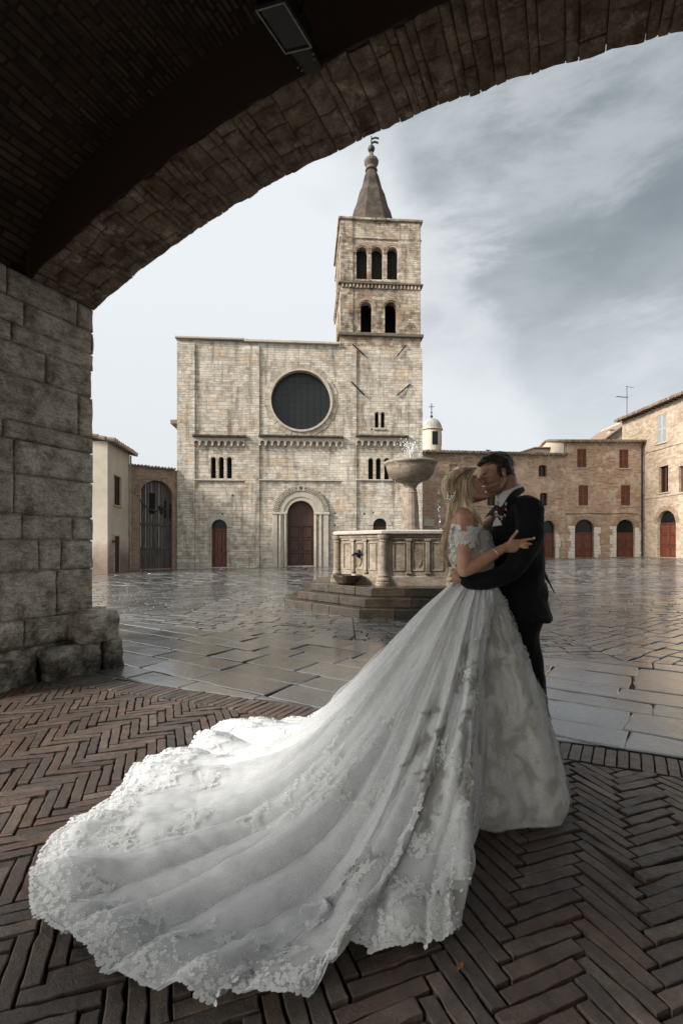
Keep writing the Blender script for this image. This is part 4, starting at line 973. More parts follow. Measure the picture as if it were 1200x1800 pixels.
mb = MB(); [mb.box(-hw*.75, hw*(.75-.25*(k % 2)), -.023, -.019, .17-.1*k, .19-.1*k) for k in range(4)]; mb.build('engraved_line', M['trim'], pq)

# ================================================================== fountain
ft = thing('fountain', 'octagonal travertine fountain with stepped base, panelled basin and a raised round bowl', 'fountain', (1.62, 11.35, 0), R(-3))
def octa(ap): r = ap/math.cos(math.pi/8); return r
for k, (ap, z0, z1) in enumerate(((2.78, -.1, .165), (2.52, .168, .335), (2.24, .338, .51))):
    mb = MB(); r = octa(ap); prof = [(r, z0), (r, z1-.045), (r+.02, z1-.035), (r+.02, z1-.008), (r+.01, z1)]
    vs = []; n = 8
    # subdivide the sides for individual stones
    rnd = random.Random(k)
    for s_ in range(8):
        A_ = Vector((math.cos(math.pi/8+s_*math.pi/4), math.sin(math.pi/8+s_*math.pi/4)))*r; B_ = Vector((math.cos(math.pi/8+(s_+1)*math.pi/4), math.sin(math.pi/8+(s_+1)*math.pi/4)))*r
        cuts = [0]+sorted(rnd.uniform(.2, .8) for _ in range(2))+[1]; cuts = [0, .34+rnd.uniform(-.08, .08), .67+rnd.uniform(-.08, .08), 1]
        for c0_, c1_ in zip(cuts, cuts[1:]):
            P = [A_.lerp(B_, c0_+.001), A_.lerp(B_, c1_-.001)]; inn = .72; e = rnd.uniform(-.006, .006); h = rnd.uniform(-.004, .004)
            P = [p*(1+e/r) for p in P]; Q = [p*inn for p in P]
            bm = bmesh.new(); V = [bm.verts.new((p.x, p.y, z)) for z in (z0, z1+h) for p in (P[0], P[1], Q[1], Q[0])]
            for f in ((3, 2, 1, 0), (4, 5, 6, 7), (0, 1, 5, 4), (1, 2, 6, 5), (2, 3, 7, 6), (3, 0, 4, 7)): bm.faces.new([V[i] for i in f])
            bmesh.ops.bevel(bm, geom=bm.edges[:], offset=.014, segments=2, affect='EDGES', profile=.5); bm.verts.index_update()
            mb.add([v.co.copy() for v in bm.verts], [[v.index for v in f.verts] for f in bm.faces]); bm.free()
    mb.lathe([(r*.75, z0), (r*.75, z1-.01)], n=8, ph=math.pi/8); mb.build('step', M['fountstep'], ft)
ap = 1.66; rB = octa(ap); mb = MB(); mb.lathe([(rB+.03, .505), (rB+.03, .68), (rB+.0, .70), (rB, 1.46), (rB+.05, 1.48), (rB+.06, 1.53)], n=8, ph=math.pi/8, cap=False)
mb.lathe([(rB-.2, 1.50), (rB-.2, .9)], n=8, ph=math.pi/8, cap=False); basin = mb.build('basin', M['fount'], ft)
mb = MB(); mb.lathe([(rB-.22, 1.535), (rB+.04, 1.535), (rB+.12, 1.555), (rB+.13, 1.60), (rB+.08, 1.625), (rB-.2, 1.625), (rB-.22, 1.535)], n=8, ph=math.pi/8, cap=False); mb.build('rim', M['fountrim'], ft)
mb = MB(); mb.lathe([(rB-.19, 1.40), (.01, 1.402)], n=8, ph=math.pi/8, cap=False); mb.build('water', M['water'], ft)
for s_ in range(8):   # corner columns
    a_ = math.pi/8+s_*math.pi/4; c_ = (math.cos(a_)*(rB+.02), math.sin(a_)*(rB+.02), 0); mb = MB()
    mb.lathe([(.15, .51), (.15, .57), (.13, .585), (.145, .62), (.125, .66), (.10, .68), (.115, .71), (.098, .74), (.088, .77), (.082, 1.38), (.095, 1.40), (.085, 1.42), (.11, 1.46), (.12, 1.53)], c_, 16); mb.build('column', M['fount'], ft)
for s_ in range(8):   # panels on each side
    a_ = s_*math.pi/4+math.pi/4; nx, ny = math.cos(a_), math.sin(a_); tx, ty = -ny, nx; apx = ap
    half = ap*math.tan(math.pi/8)-.12; mb = MB()
    def pb(u0, u1, z0, z1, d0, d1, b=.006):
        vs = []; base = len(mb.v); mb.bbox(u0, u1, -d1, -d0, z0, z1, b)
        for i in range(base, len(mb.v)): u, y, z = mb.v[i]; mb.v[i] = (nx*(apx-y)+tx*u, ny*(apx-y)+ty*u, z)
    wq = 2*half/3
    for k in range(4):
        u = -half+wq*k
        if 0 < k < 3: pb(u-.045, u+.045, .78, 1.40, .001, .045, .012); pb(u-.065, u+.065, 1.40, 1.45, .001, .06, .008); pb(u-.06, u+.06, .74, .785, .001, .055, .008)
    for k in range(3):
        u0, u1 = -half+wq*k+.07, -half+wq*(k+1)-.07
        for (a0_, a1_, b0_, b1_) in ((u0, u1, .80, .825), (u0, u1, 1.355, 1.38), (u0, u0+.022, .826, 1.354), (u1-.022, u1, .826, 1.354)): pb(a0_, a1_, b0_, b1_, .001, .022, .005)
    pb(-half, half, 1.43, 1.47, -.002, .03, .006)
    u0, u1 = -wq/2+.11, wq/2-.11
    sh_ = [(u0, 1.25), (u1, 1.25), (u1, 1.05), (u1*.6, .93), (0, .88), (u0*.6, .93), (u0, 1.05)]
    if s_ % 2 == 0 or s_ == 5:
        base = len(mb.v); mb.plate(sh_, [], -.02, -.001)
        for i in range(base, len(mb.v)): u, y, z = mb.v[i]; mb.v[i] = (nx*(apx-y)+tx*u, ny*(apx-y)+ty*u, z)
    mb.build('panel', M['fount'], ft)
# spout on the left front side
a_ = R(225); nx, ny = math.cos(a_), math.sin(a_); tx, ty = -ny, nx
mb = MB(); c_ = Vector((nx*(ap+.02), ny*(ap+.02), 1.14)); n_ = Vector((nx, ny, 0)); mb.ell(c_, (.07, .07, .09)); mb.tube([c_, c_+n_*.13, c_+n_*.2+Vector((0, 0, -.04))], [.03, .024, .02], 8); mb.tube([c_-Vector((tx, ty, 0))*-.0+n_*.03, c_+n_*.05+Vector((tx, ty, 0))*.15], .012, 6); mb.build('spout', M['iron'], ft)
mb = MB(); cb = Vector((nx*(ap+.36), ny*(ap+.36), .51)); mb.lathe([(.16, 0), (.22, .04), (.30, .17), (.31, .2), (.27, .2), (.2, .08), (.05, .06)], tuple(cb), 20); mb.build('trough', M['fountstep'], ft, label='small dark stone bowl under the spout')
mb = MB(); mb.lathe([(.33, 1.3), (.33, 1.62), (.29, 1.66), (.225, 1.68), (.205, 1.75), (.185, 2.2), (.155, 2.52), (.165, 2.56), (.145, 2.58), (.13, 2.66), (.17, 2.74), (.20, 2.78)], n=16); mb.build('shaft', M['fount'], ft)
mb = MB(); mb.lathe([(.18, 2.76), (.24, 2.79), (.42, 2.86), (.52, 2.98), (.565, 3.12), (.585, 3.20), (.62, 3.215), (.625, 3.26), (.60, 3.275), (.55, 3.26), (.48, 3.12), (.1, 3.05)], n=40, cap=False); mb.build('bowl', M['fount'], ft, smooth=True)
mb = MB(); mb.lathe([(.56, 3.245), (.01, 3.247)], n=32, cap=False); mb.build('water', M['water'], ft)
# water jet and drips
jet = NT('spraying water'); jet.b.inputs['Base Color'].default_value = (.9, .93, .95, 1); jet.b.inputs['Roughness'].default_value = .05; jet.b.inputs['Transmission Weight'].default_value = .5; jet.b.inputs['IOR'].default_value = 1.33
mb = MB(); rnd = random.Random(4)
mb.tube([(0, 0, 3.24), (0, 0, 3.5)], [.03, .015], 6)
for k in range(260):
    a_ = rnd.uniform(0, 6.28); v_ = rnd.uniform(.5, 1.9); h_ = rnd.uniform(1.1, 2.1); t_ = rnd.uniform(0, .4); x = v_*.26*t_*2.2; z = 3.40+h_*t_*1.35-4.9*t_*t_
    if z < 3.26: z = 3.27+rnd.uniform(0, .1)
    q_ = rnd.uniform(.004, .010); mb.ell((x*math.cos(a_), x*math.sin(a_), z), (q_, q_, q_*rnd.uniform(1, 3.5)), n=6, m=4)
for k in range(90):
    a_ = rnd.choice((-.35, .1, 3.3, -2.2))+rnd.gauss(0, .05); r_ = .63+rnd.uniform(0, .06); z = rnd.uniform(1.7, 3.22); q_ = rnd.uniform(.003, .007); mb.ell((r_*math.cos(a_)+(3.2-z)*.02, r_*math.sin(a_), z), (q_, q_, q_*3), n=6, m=4)
wj = mb.build('water_jet', jet.m, ft, smooth=True)
wj['kind'] = 'stuff'
# birds
def bird(loc, rz, s, label):
    b = MB(); b.ell((0, 0, .07), (.09, .045, .045)); b.ell((.085, 0, .115), (.03, .026, .028)); b.tube([(.11, 0, .113), (.135, 0, .108)], [.008, .002], 6); b.tube([(-.06, 0, .07), (-.17, 0, .05)], [(.02, .03), (.006, .022)], 6)
    for y in (-.018, .018): b.tube([(0, y, .04), (.005, y, 0)], .005, 5)
    o = b.build('pigeon', plain('grey pigeon feathers', (.05, .05, .055), .7, .2) if 'pigeonm' not in M else M['pigeonm'], smooth=True, loc=loc, rz=rz); o.scale = (s, s, s); tag(o, label, 'bird'); return o
M['pigeonm'] = plain('grey pigeon feathers', (.05, .05, .055), .7, .2)
q = W(857, 792, 41.9); bird((q.x, 41.9, RF.z0+zE+.12), 2.4, 1.6, 'dark bird perched on the tiled eave above the couple')
q = W(536, 1003, 26.5); bird((q.x, 26.5, gz(q.x, 26.5)+.0), .4, 1.4, 'small grey pigeon on the paving in front of the church portal')
q = W(390, 1003, 26.5); bird((q.x, 26.5, gz(q.x, 26.5)+.0), 2.9, 1.4, 'small grey pigeon on the paving in front of the narrow side door')

q = W(812, 1706, 1.45); mb = MB(); mb.grid([[(-.022+.011*i, (.009*math.sin(math.pi*(i+.3)/4.6))*(j-1), .006+.004*abs(j-1)+.003*math.sin(i*1.4)) for j in range(3)] for i in range(5)]); mb.tube([(.022, 0, .006), (.034, .003, .003)], .0008, 5)
lf_ = mb.build('fallen_leaf', plain('dry orange leaf', (.30, .13, .04), .6, .3, 60), smooth=True, loc=(q.x, CH*F/(1706-HZ), .004), rz=.9); tag(lf_, 'single small dry orange leaf on the bricks right of the dress train', 'leaf')
# ================================================================== people
def voxel(mb, vox, smooth_it=4, fac=.5, post=None, name='body'):
    me = mb.mesh('tmpv'); ob = bpy.data.objects.new('tmpv', me); COL.objects.link(ob)
    m = ob.modifiers.new('r', 'REMESH'); m.mode = 'VOXEL'; m.voxel_size = vox; m.use_smooth_shade = True
    if smooth_it: s = ob.modifiers.new('s', 'SMOOTH'); s.factor = fac; s.iterations = smooth_it
    bpy.context.view_layer.update(); dg = bpy.context.evaluated_depsgraph_get()
    me2 = bpy.data.meshes.new_from_object(ob.evaluated_get(dg)); bpy.data.objects.remove(ob); bpy.data.meshes.remove(me)
    me2.name = name
    if post is not None:
        n = len(me2.vertices); co = np.empty(n*3, dtype=np.float32); me2.vertices.foreach_get('co', co); co = co.reshape(-1, 3)
        no = np.empty(n*3, dtype=np.float32); me2.vertices.foreach_get('normal', no); no = no.reshape(-1, 3)
        for i in range(n): co[i] = post(Vector(co[i].tolist()), Vector(no[i].tolist()))
        me2.vertices.foreach_set('co', co.ravel()); me2.update()
    me2.polygons.foreach_set('use_smooth', [True]*len(me2.polygons))
    return me2
def child(me, name, mat, parent, label=None):
    me.materials.clear(); me.materials.append(mat); o = bpy.data.objects.new(name, me); COL.objects.link(o); o.parent = parent
    if label: o['label'] = label
    return o
def cat(pts, k=4):
    """Catmull-Rom through tuples of any length"""
    A = [np.array(p, dtype=float) for p in pts]; A = [2*A[0]-A[1]]+A+[2*A[-1]-A[-2]]; o = []
    for i in range(1, len(A)-2):
        for j in range(k):
            t = j/k; o.append(.5*((2*A[i])+(-A[i-1]+A[i+1])*t+(2*A[i-1]-5*A[i]+4*A[i+1]-A[i+2])*t*t+(-A[i-1]+3*A[i]-3*A[i+1]+A[i+2])*t**3))
    o.append(A[-2]); return o
def limb(mb, pts, n=14, k=5):
    """pts: (x,y,z,r) ; round tapering limb with rounded ends"""
    q = cat(pts, k); mb.tube([p[:3] for p in q], [p[3] for p in q], n)
    mb.ell(q[0][:3], q[0][3]*.99, n=n, m=8); mb.ell(q[-1][:3], q[-1][3]*.99, n=n, m=8)
def basis(f, up=(0, 0, 1), roll=0):
    f = Vector(f).normalized(); s = Vector(up).cross(f).normalized(); u = f.cross(s)
    if roll: q = Matrix.Rotation(roll, 3, f); s = q @ s; u = q @ u
    return Matrix((f, s, u)).transposed()      # columns forward, left, up
def head(mb, c, B, male, sc=1.0):
    c = Vector(c)
    def E(p, r): mb.ell(c+B @ (Vector(p)*sc), Vector(r)*sc, B, 18, 12)
    def T(*pts): limb(mb, [(*(c+B @ (Vector(p[:3])*sc)), p[3]*sc) for p in pts], 10, 3)
    E((-.018, 0, .028), (.098, .077, .090)); E((.030, 0, .0), (.060, .066, .085)); E((.034, 0, -.045), (.050, .052, .060))
    T((-.012, .062, -.055, .016), (.02, .052, -.088, .015), (.068, .016, -.108, .015), (.068, -.016, -.108, .015), (.02, -.052, -.088, .015), (-.012, -.062, -.055, .016))
    E((.070, 0, -.100), (.021, .022, .018)); E((.045, 0, -.085), (.04, .04, .028))
    T((.086, 0, .016, .009), (.100, 0, -.006, .0095), (.112, 0, -.026, .0105)); E((.100, .012, -.033), (.011, .007, .007)); E((.100, -.012, -.033), (.011, .007, .007))
    E((.086, 0, -.057), (.014, .023, .0065)); E((.084, 0, -.069), (.014, .020, .0075)); E((.074, 0, -.063), (.018, .028, .02))
    for s in (-1, 1):
        E((.070, s*.032, .024), (.020, .026, .009)); E((.068, s*.032, .002), (.018, .017, .011)); E((.055, s*.044, -.028), (.026, .02, .02)); E((-.014, s*.076, -.024), (.014, .006, .021)); E((-.018, s*.080, -.018), (.009, .006, .016))
def finger(mb, pts, r0=.0085, r1=.0065):
    n = len(pts); limb(mb, [(*p, r0+(r1-r0)*i/(n-1)) for i, p in enumerate(pts)], 8, 3)
def skinmat(name, c):
    t = NT(name); v = t.coord(); n = t.noise(v, 18, 4); col = t.mix(t.mr(n, .35, .65), c, (c[0]*.85, c[1]*.78, c[2]*.72))
    t.b.inputs['Subsurface Weight'].default_value = .12; t.b.inputs['Subsurface Radius'].default_value = (.02, .008, .004); t.b.inputs['Subsurface Scale'].default_value = .5
    return t.fin(col, .45, None, .4)
skinF = skinmat('fair tanned skin', (.52, .30, .20)); skinM = skinmat('tanned skin', (.36, .20, .135))
def hairmat(name, c1, c2, sc=60):
    t = NT(name); v = t.coord(); n = t.noise(v, sc, 3, .6, (1, 1, .12)); m = t.noise(v, 9, 3)
    col = t.mix(t.mr(n, .35, .65), c1, c2); col = t.mix(t.mr(m, .4, .7, 0, .4), col, c1)
    return t.fin(col, .42, t.bump(n, .6, .004), .35)
hairF = hairmat('blonde hair', (.36, .25, .15), (.88, .73, .52)); hairM = hairmat('dark brown hair', (.014, .009, .006), (.05, .034, .022), 90)
def cloth(name, c, rough=.8, sheen=.2, sc=220):
    t = NT(name); v = t.coord(); n = t.noise(v, sc, 2); m = t.noise(v, 5, 4)
    t.b.inputs['Sheen Weight'].default_value = sheen
    return t.fin(t.mix(t.mr(m, .3, .7), tuple(x*.8 for x in c), c), rough, t.bump(t.math('ADD', t.math('MULTIPLY', n, .15), m), .25, .01), .25)
suit = cloth('black navy wool', (.0035, .0048, .0055), .85, .04); shirtm = cloth('white shirt cotton', (.72, .72, .72), .8, .1)
# ---------------------------------------------------------------- groom
G0 = Vector((1.12, 2.86, 0))
hG = Vector((.879, 2.765, 1.712)); BG = basis((-.93, -.10, -.34), roll=R(6))
mb = MB(); head(mb, hG, BG, True, .94)
def pw(px, py, d): return tuple(W(px, py, d))
sh_near = Vector(pw(927, 893, 2.63)); sh_far = Vector((.99, 3.00, 1.50)); neck = Vector(pw(893, 864, 2.78))
limb(mb, [(*(hG+BG @ Vector((-.045, 0, -.045))), .060), (*neck, .060), (.985, 2.80, 1.53, .062), (1.0, 2.82, 1.48, .07)], 14)
# torso, pelvis and legs as one body
limb(mb, [(1.0, 2.82, 1.42, .115), (1.0, 2.82, 1.25, .13), (1.03, 2.83, 1.08, .12), (1.04, 2.84, .96, .13)], 18)
limb(mb, [(1.05, 2.82, .93, .07), (1.065, 2.81, .72, .055), (1.10, 2.81, .48, .045), (1.14, 2.84, .3, .04), (1.165, 2.86, .09, .035)]); limb(mb, [(1.01, 2.93, .93, .07), (1.0, 2.95, .72, .06), (1.0, 2.98, .48, .045), (1.04, 3.0, .3, .04), (1.06, 3.02, .09, .035)])
elb = Vector(pw(915, 990, 2.50)); wrN = Vector(pw(815, 1019, 2.52))
PJ = [(930, 912, 2.60), (928, 948, 2.55), (914, 982, 2.505), (900, 1003, 2.50)]; PF_ = [(900, 1003, 2.50), (878, 1014, 2.50), (850, 1021, 2.505)]
limb(mb, [(*sh_near, .045)]+[(*pw(*q), .040) for q in PJ]); limb(mb, [(*pw(*q), .033) for q in PF_]+[(*wrN, .025)])
# left hand on the bride's waist
hd = lambda px, py, d: pw(px, py, d)
limb(mb, [(*wrN, .026), (*hd(808, 1015, 2.525), .030), (*hd(802, 1013, 2.535), .028)], 12)
mb.ell(hd(804, 1014, 2.535), (.03, .016, .036))
for pts in ((hd(803, 1005, 2.53), hd(797, 1001, 2.545), hd(793, 1003, 2.585)), (hd(801, 1010, 2.53), hd(795, 1009, 2.55), hd(791.5, 1012, 2.59)), (hd(801, 1016, 2.53), hd(795.5, 1018, 2.55), hd(792.5, 1021, 2.59)), (hd(802, 1022, 2.53), hd(797.5, 1026, 2.55), hd(795.5, 1030, 2.58)), (hd(807, 1006, 2.52), hd(804, 998, 2.52), hd(800, 994, 2.53))): finger(mb, pts, .0092, .0072)
# far hand (behind the bride's back)
limb(mb, [(*sh_far, .05), (.88, 3.05, 1.28, .042), (.72, 2.86, 1.22, .03), (.66, 2.80, 1.22, .022)])
for k in range(5): finger(mb, [(.66, 2.80+.0*k, 1.245-.014*k), (.62, 2.79, 1.25-.016*k), (.60, 2.765, 1.25-.017*k)], .009, .007)
groom = child(voxel(mb, .0042, 3, .5), 'person', skinM, None)
tag(groom, 'man in black suit with short brown hair kissing the bride and holding her waist', 'person')
groom.data.name = 'person'
# shoes
mb = MB()
for x, y in ((1.16, 2.86), (1.06, 3.02)):
    limb(mb, [(x+.06, y, .045, .042), (x-.03, y-.01, .05, .045), (x-.12, y-.03, .035, .036), (x-.19, y-.045, .028, .026)], 12)
me = voxel(mb, .006, 2); child(me, 'shoe', plain('black shoe leather', (.01, .01, .01), .25, .1), groom)
# trousers
def wrink(amp, f, zs=1.0):
    def p(co, no): return co+no*amp*(noise.noise(Vector((co.x*f, co.y*f, co.z*f*zs)))+.5*noise.noise(Vector((co.x*f*2.3, co.y*f*2.3, co.z*f*2.3*zs+4))))
    return p
mb = MB()
def P4(px, py, d, r): return (*W(px, py, d), r)
limb(mb, [P4(922, 1040, 2.80, .128), P4(922, 1085, 2.80, .108), P4(920, 1120, 2.80, .088), P4(928, 1165, 2.80, .080), P4(936, 1215, 2.82, .076), P4(944, 1262, 2.84, .066), P4(947, 1310, 2.86, .062), P4(948, 1338, 2.86, .064)], 16)
limb(mb, [(1.01, 2.93, .96, .12), (1.0, 2.95, .72, .1), (1.0, 2.98, .48, .08), (1.04, 3.0, .3, .07), (1.06, 3.02, .07, .066)], 16)
child(voxel(mb, .008, 3, .5, wrink(.010, 9, .6)), 'trousers', suit, groom)
# jacket
mb = MB()
def sec(z, cx, cy, rx, ry): return (cx, cy, z, rx, ry)
S_ = cat([sec(1.545, 1.005, 2.80, .05, .08), sec(1.50, 1.01, 2.80, .105, .175), sec(1.43, 1.00, 2.80, .135, .215), sec(1.33, .995, 2.80, .155, .215), sec(1.2, 1.0, 2.81, .158, .19), sec(1.08, 1.01, 2.82, .162, .175), sec(.98, 1.02, 2.83, .172, .18), sec(.90, 1.03, 2.83, .182, .19), sec(.875, 1.035, 2.83, .183, .19)], 4)
vs = []; n = 28
for q in S_:
    for k in range(n):
        a = 2*math.pi*k/n; vs.append((q[0]+q[3]*math.cos(a), q[1]+q[4]*math.sin(a), q[2]))
m_ = len(S_); mb.add(vs, [(i*n+k, i*n+(k+1) % n, (i+1)*n+(k+1) % n, (i+1)*n+k) for i in range(m_-1) for k in range(n)]+[tuple(range(n)), tuple(range((m_-1)*n, m_*n))])
limb(mb, [(1.0, 2.76, 1.485, .07), (*sh_near, .074), (*pw(*PJ[0]), .074), (*pw(*PJ[1]), .068), (*pw(*PJ[2]), .060), (*pw(*PJ[3]), .055)], 16)
limb(mb, [(*pw(*PF_[0]), .055), (*pw(*PF_[1]), .051), (*pw(*PF_[2]), .047), P4(822, 1020, 2.515, .042)], 16)
limb(mb, [(1.0, 2.88, 1.47, .07), (*sh_far, .07), (.93, 3.06, 1.38, .065), (.87, 3.05, 1.28, .058), (.78, 2.94, 1.24, .048), (.73, 2.87, 1.23, .04)], 16)
jk = child(voxel(mb, .007, 4, .5, wrink(.009, 9)), 'jacket', suit, groom)
# lapel roll / collar of jacket
mb = MB(); limb(mb, [P4(880, 908, 2.60, .014), P4(890, 888, 2.62, .020), P4(902, 871, 2.67, .021), P4(914, 862, 2.74, .020), P4(914, 862, 2.82, .020), P4(903, 866, 2.92, .015)], 10); child(voxel(mb, .005, 2), 'collar', suit, jk)
mb = MB(); mb.grid([[W(882+8*i, 905-20*i+j*14, 2.60-.012*math.sin(i*1.5)-.01*j) for j in range(3)] for i in range(2)]); 
mb = MB()   # blowing vent flap behind
Pg = []
for i in range(9):
    u = i/8; row = []
    for j in range(7):
        v = j/6; x = 942+u*u*12+u*5+v*(4+u*13); y = 968+u*58+v*(8+4*u)+(6*math.sin(u*5+v*3)*u); d = 2.86+.03*math.sin(v*5+u*4)+.02*u
        row.append(W(x, y+0, d))
    Pg.append(row)
mb.grid(Pg); Pg2 = [[p+Vector((0.004, .008, 0)) for p in r] for r in Pg]; mb.grid([list(reversed(r)) for r in Pg2])
mb.build('jacket_flap', suit, groom, smooth=True, label='loose dark cloth flap blowing behind the jacket')
mb = MB(); limb(mb, [(*W(891, 872, 2.775), .062), (*W(893, 884, 2.775), .072), (*W(894, 902, 2.775), .080)], 14); child(voxel(mb, .006, 2), 'shirt', shirtm, groom)
# shirt collar and cuff, watch
mb = MB(); ring = []
cN = Vector(W(896, 866, 2.785)); ax = Vector((-.42, -.05, .90)).normalized(); e1 = ax.cross(Vector((0, 1, 0))).normalized(); e2 = ax.cross(e1)
vs = []
nn = 30
for i in range(nn): 
    a = 2*math.pi*i/nn
    for r, h in ((.066, -.028), (.073, .012), (.068, .026), (.062, .024), (.060, -.028)): vs.append(cN+e1*r*math.cos(a)+e2*r*math.sin(a)*1.05+ax*h)
mb.add(vs, [(i*5+k, i*5+k+1, ((i+1) % nn)*5+k+1, ((i+1) % nn)*5+k) for i in range(nn) for k in range(4)])
child(mb.mesh('shirt_collar', True), 'shirt_collar', shirtm, groom)
mb = MB(); mb.tube([W(823, 1020, 2.515), W(814, 1018.5, 2.52)], [.036, .033], 16); mb.build('shirt_cuff', shirtm, groom, smooth=True)
mb = MB(); mb.tube([W(813, 1018, 2.52), W(810.5, 1017.5, 2.522)], [.0315, .0315], 16); mb.bbox(0, 0, 0, 0, 0, 0) if False else mb.ell(W(811, 1012, 2.495), (.014, .008, .016)); mb.build('watch', M['iron'], groom)
# hair
mb = MB()
def EH(p, r): mb.ell(hG+BG @ (Vector(p)*.94), Vector(r)*.94, BG, 20, 14)
EH((-.036, 0, .044), (.100, .080, .084)); EH((.004, .071, .000), (.016, .009, .036)); EH((.004, -.071, .000), (.016, .009, .036)); EH((-.050, 0, .005), (.066, .074, .085)); EH((-.072, 0, -.045), (.034, .055, .05)); EH((.036, 0, .092), (.046, .055, .024)); EH((.0, 0, .100), (.07, .06, .03)); EH((-.016, .0, .03), (.050, .0795, .045))
def hairpost(co, no): 
    l = BG.transposed() @ (co-hG); return co+no*.0045*noise.noise(Vector((l.x*25, l.y*90, l.z*60)))
hm = child(voxel(mb, .0035, 2, .5, hairpost), 'hair', hairM, groom)
mb = MB(); rnd = random.Random(8)
for k in range(420):
    th = rnd.uniform(-1.25, 1.25); ph = rnd.uniform(-.2, 1.25); p = Vector((-.02+.096*math.cos(ph)*math.cos(th)*.9, .078*math.sin(th)*math.cos(ph*.4), .05+.084*math.sin(max(.2, ph))*math.cos(th)))
    q = p+Vector((-.03-rnd.uniform(0, .02), rnd.gauss(0, .005), .006)); q2 = p+Vector((-.055, 0, -.0))
    mb.tube([hG+BG @ (p*.94), hG+BG @ (q*.94)], [.0016, .0006], 4, cap=False)
child(mb.mesh('strand', True), 'strand', hairM, hm)
mb = MB(); mb.ell(hG+BG @ (Vector((.040, 0, -.089))*.94), Vector((.049, .0645, .033))*.95, BG, 18, 12)
child(voxel(mb, .0035, 2), 'beard', plain('short brown stubble', (.23, .135, .09), .8, .3, 60, .3), groom)
# boutonniere
mb = MB(); rnd = random.Random(5)
bc = Vector(W(878, 902, 2.575))
for k in range(5):
    c_ = bc+Vector((rnd.uniform(-.022, .022), rnd.uniform(-.02, .01), rnd.uniform(-.03, .03)))
    for q in range(6): a = q*1.05+k; mb.ell(c_+Vector((.010*math.cos(a), -.004, .010*math.sin(a))), (.009, .005, .008), n=8, m=6)
bt_ = mb.build('boutonniere', plain('dark burgundy petals', (.05, .008, .012), .7, .4, 30), groom, smooth=True)
mb = MB()
for k in range(11): c_ = bc+Vector((rnd.uniform(-.03, .03), -.012, rnd.uniform(-.03, .06))); a = rnd.uniform(0, 6); mb.ell(c_, (.010, .002, .005), Matrix.Rotation(a, 3, 'Y'), 8, 6)
mb.split('leaf', plain('silvery green leaves', (.30, .34, .30), .6, .3, 20), bt_, smooth=True)
mb = MB(); a_ = Vector(W(866, 919, 2.585)); mb.add([a_+Vector((-.002, 0, -.02)), a_+Vector((.045, -.01, -.012)), a_+Vector((.035, -.01, .012)), a_+Vector((.018, -.008, .032)), a_+Vector((.004, -.006, .008)), a_+Vector((-.002, .006, -.02)), a_+Vector((.045, -.004, -.012)), a_+Vector((.035, -.004, .012)), a_+Vector((.018, -.002, .032)), a_+Vector((.004, .0, .008))], [(0, 1, 2, 3, 4), (9, 8, 7, 6, 5), (0, 5, 6, 1), (1, 6, 7, 2), (2, 7, 8, 3), (3, 8, 9, 4), (4, 9, 5, 0)]); mb.build('pocket_square', shirtm, groom)
# ---------------------------------------------------------------- bride
hB = Vector((.690, 2.70, 1.623)); BB = basis((.84, .06, .54), roll=R(-6))
mb = MB(); head(mb, hB, BB, False, .94)
neckb = Vector((.668, 2.68, 1.535)); sR = Vector(W(818, 915, 2.53)); sL = Vector((.71, 2.84, 1.435))
limb(mb, [(*(hB+BB @ Vector((-.035, 0, -.06))), .045), (*neckb, .044), (.685, 2.68, 1.47, .05)], 14)
# shoulders, back and torso
limb(mb, [(*sR, .046), (.655, 2.60, 1.455, .050), (.672, 2.68, 1.468, .056), (.69, 2.76, 1.455, .050), (*sL, .046)], 16)
vs = []; n = 24
T_ = cat([(1.47, .678, 2.68, .055, .10), (1.42, .675, 2.68, .088, .150), (1.34, .685, 2.68, .105, .148), (1.27, .70, 2.68, .105, .138), (1.18, .715, 2.67, .088, .118), (1.10, .725, 2.66, .088, .115), (1.02, .735, 2.66, .115, .145), (.9, .735, 2.66, .125, .165), (.82, .735, 2.66, .10, .15)], 4)
for q in T_:
    for k in range(n): a = 2*math.pi*k/n; vs.append((q[1]+q[3]*math.cos(a), q[2]+q[4]*math.sin(a), q[0]))
m_ = len(T_); mb.add(vs, [(i*n+k, i*n+(k+1) % n, (i+1)*n+(k+1) % n, (i+1)*n+k) for i in range(m_-1) for k in range(n)]+[tuple(range(n)), tuple(range((m_-1)*n, m_*n))])
mb.ell((.755, 2.615, 1.33), (.055, .055, .06)); mb.ell((.755, 2.745, 1.33), (.055, .055, .06)); mb.ell((.622, 2.61, 1.40), (.035, .06, .075)); 
for y in (2.59, 2.74): limb(mb, [(.735, y, .85, .085), (.74, y, .6, .07), (.75, y, .45, .052), (.745, y, .25, .045), (.74, y, .09, .032), (.80, y, .04, .028), (.87, y, .025, .022)], 12)
eR = Vector(W(815, 1003, 2.44)); wR = Vector(W(884, 964, 2.475))
limb(mb, [(*sR, .046), (*W(817, 938, 2.50), .044), (*W(815, 972, 2.46), .039), (*eR, .034)], 16)
limb(mb, [(*eR, .034), (*W(830, 996, 2.445), .037), (*W(850, 984, 2.45), .034), (*W(870, 972, 2.465), .027), (*wR, .022)], 16)
limb(mb, [(*sL, .044), (.83, 2.94, 1.40, .040), (.93, 3.0, 1.46, .034), (1.0, 2.97, 1.54, .024), (1.02, 2.93, 1.56, .02)], 14)
for k in range(5): finger(mb, [(1.02, 2.93-.012*k, 1.565), (1.045, 2.91-.012*k, 1.58), (1.06, 2.885-.012*k, 1.575)], .008, .006)
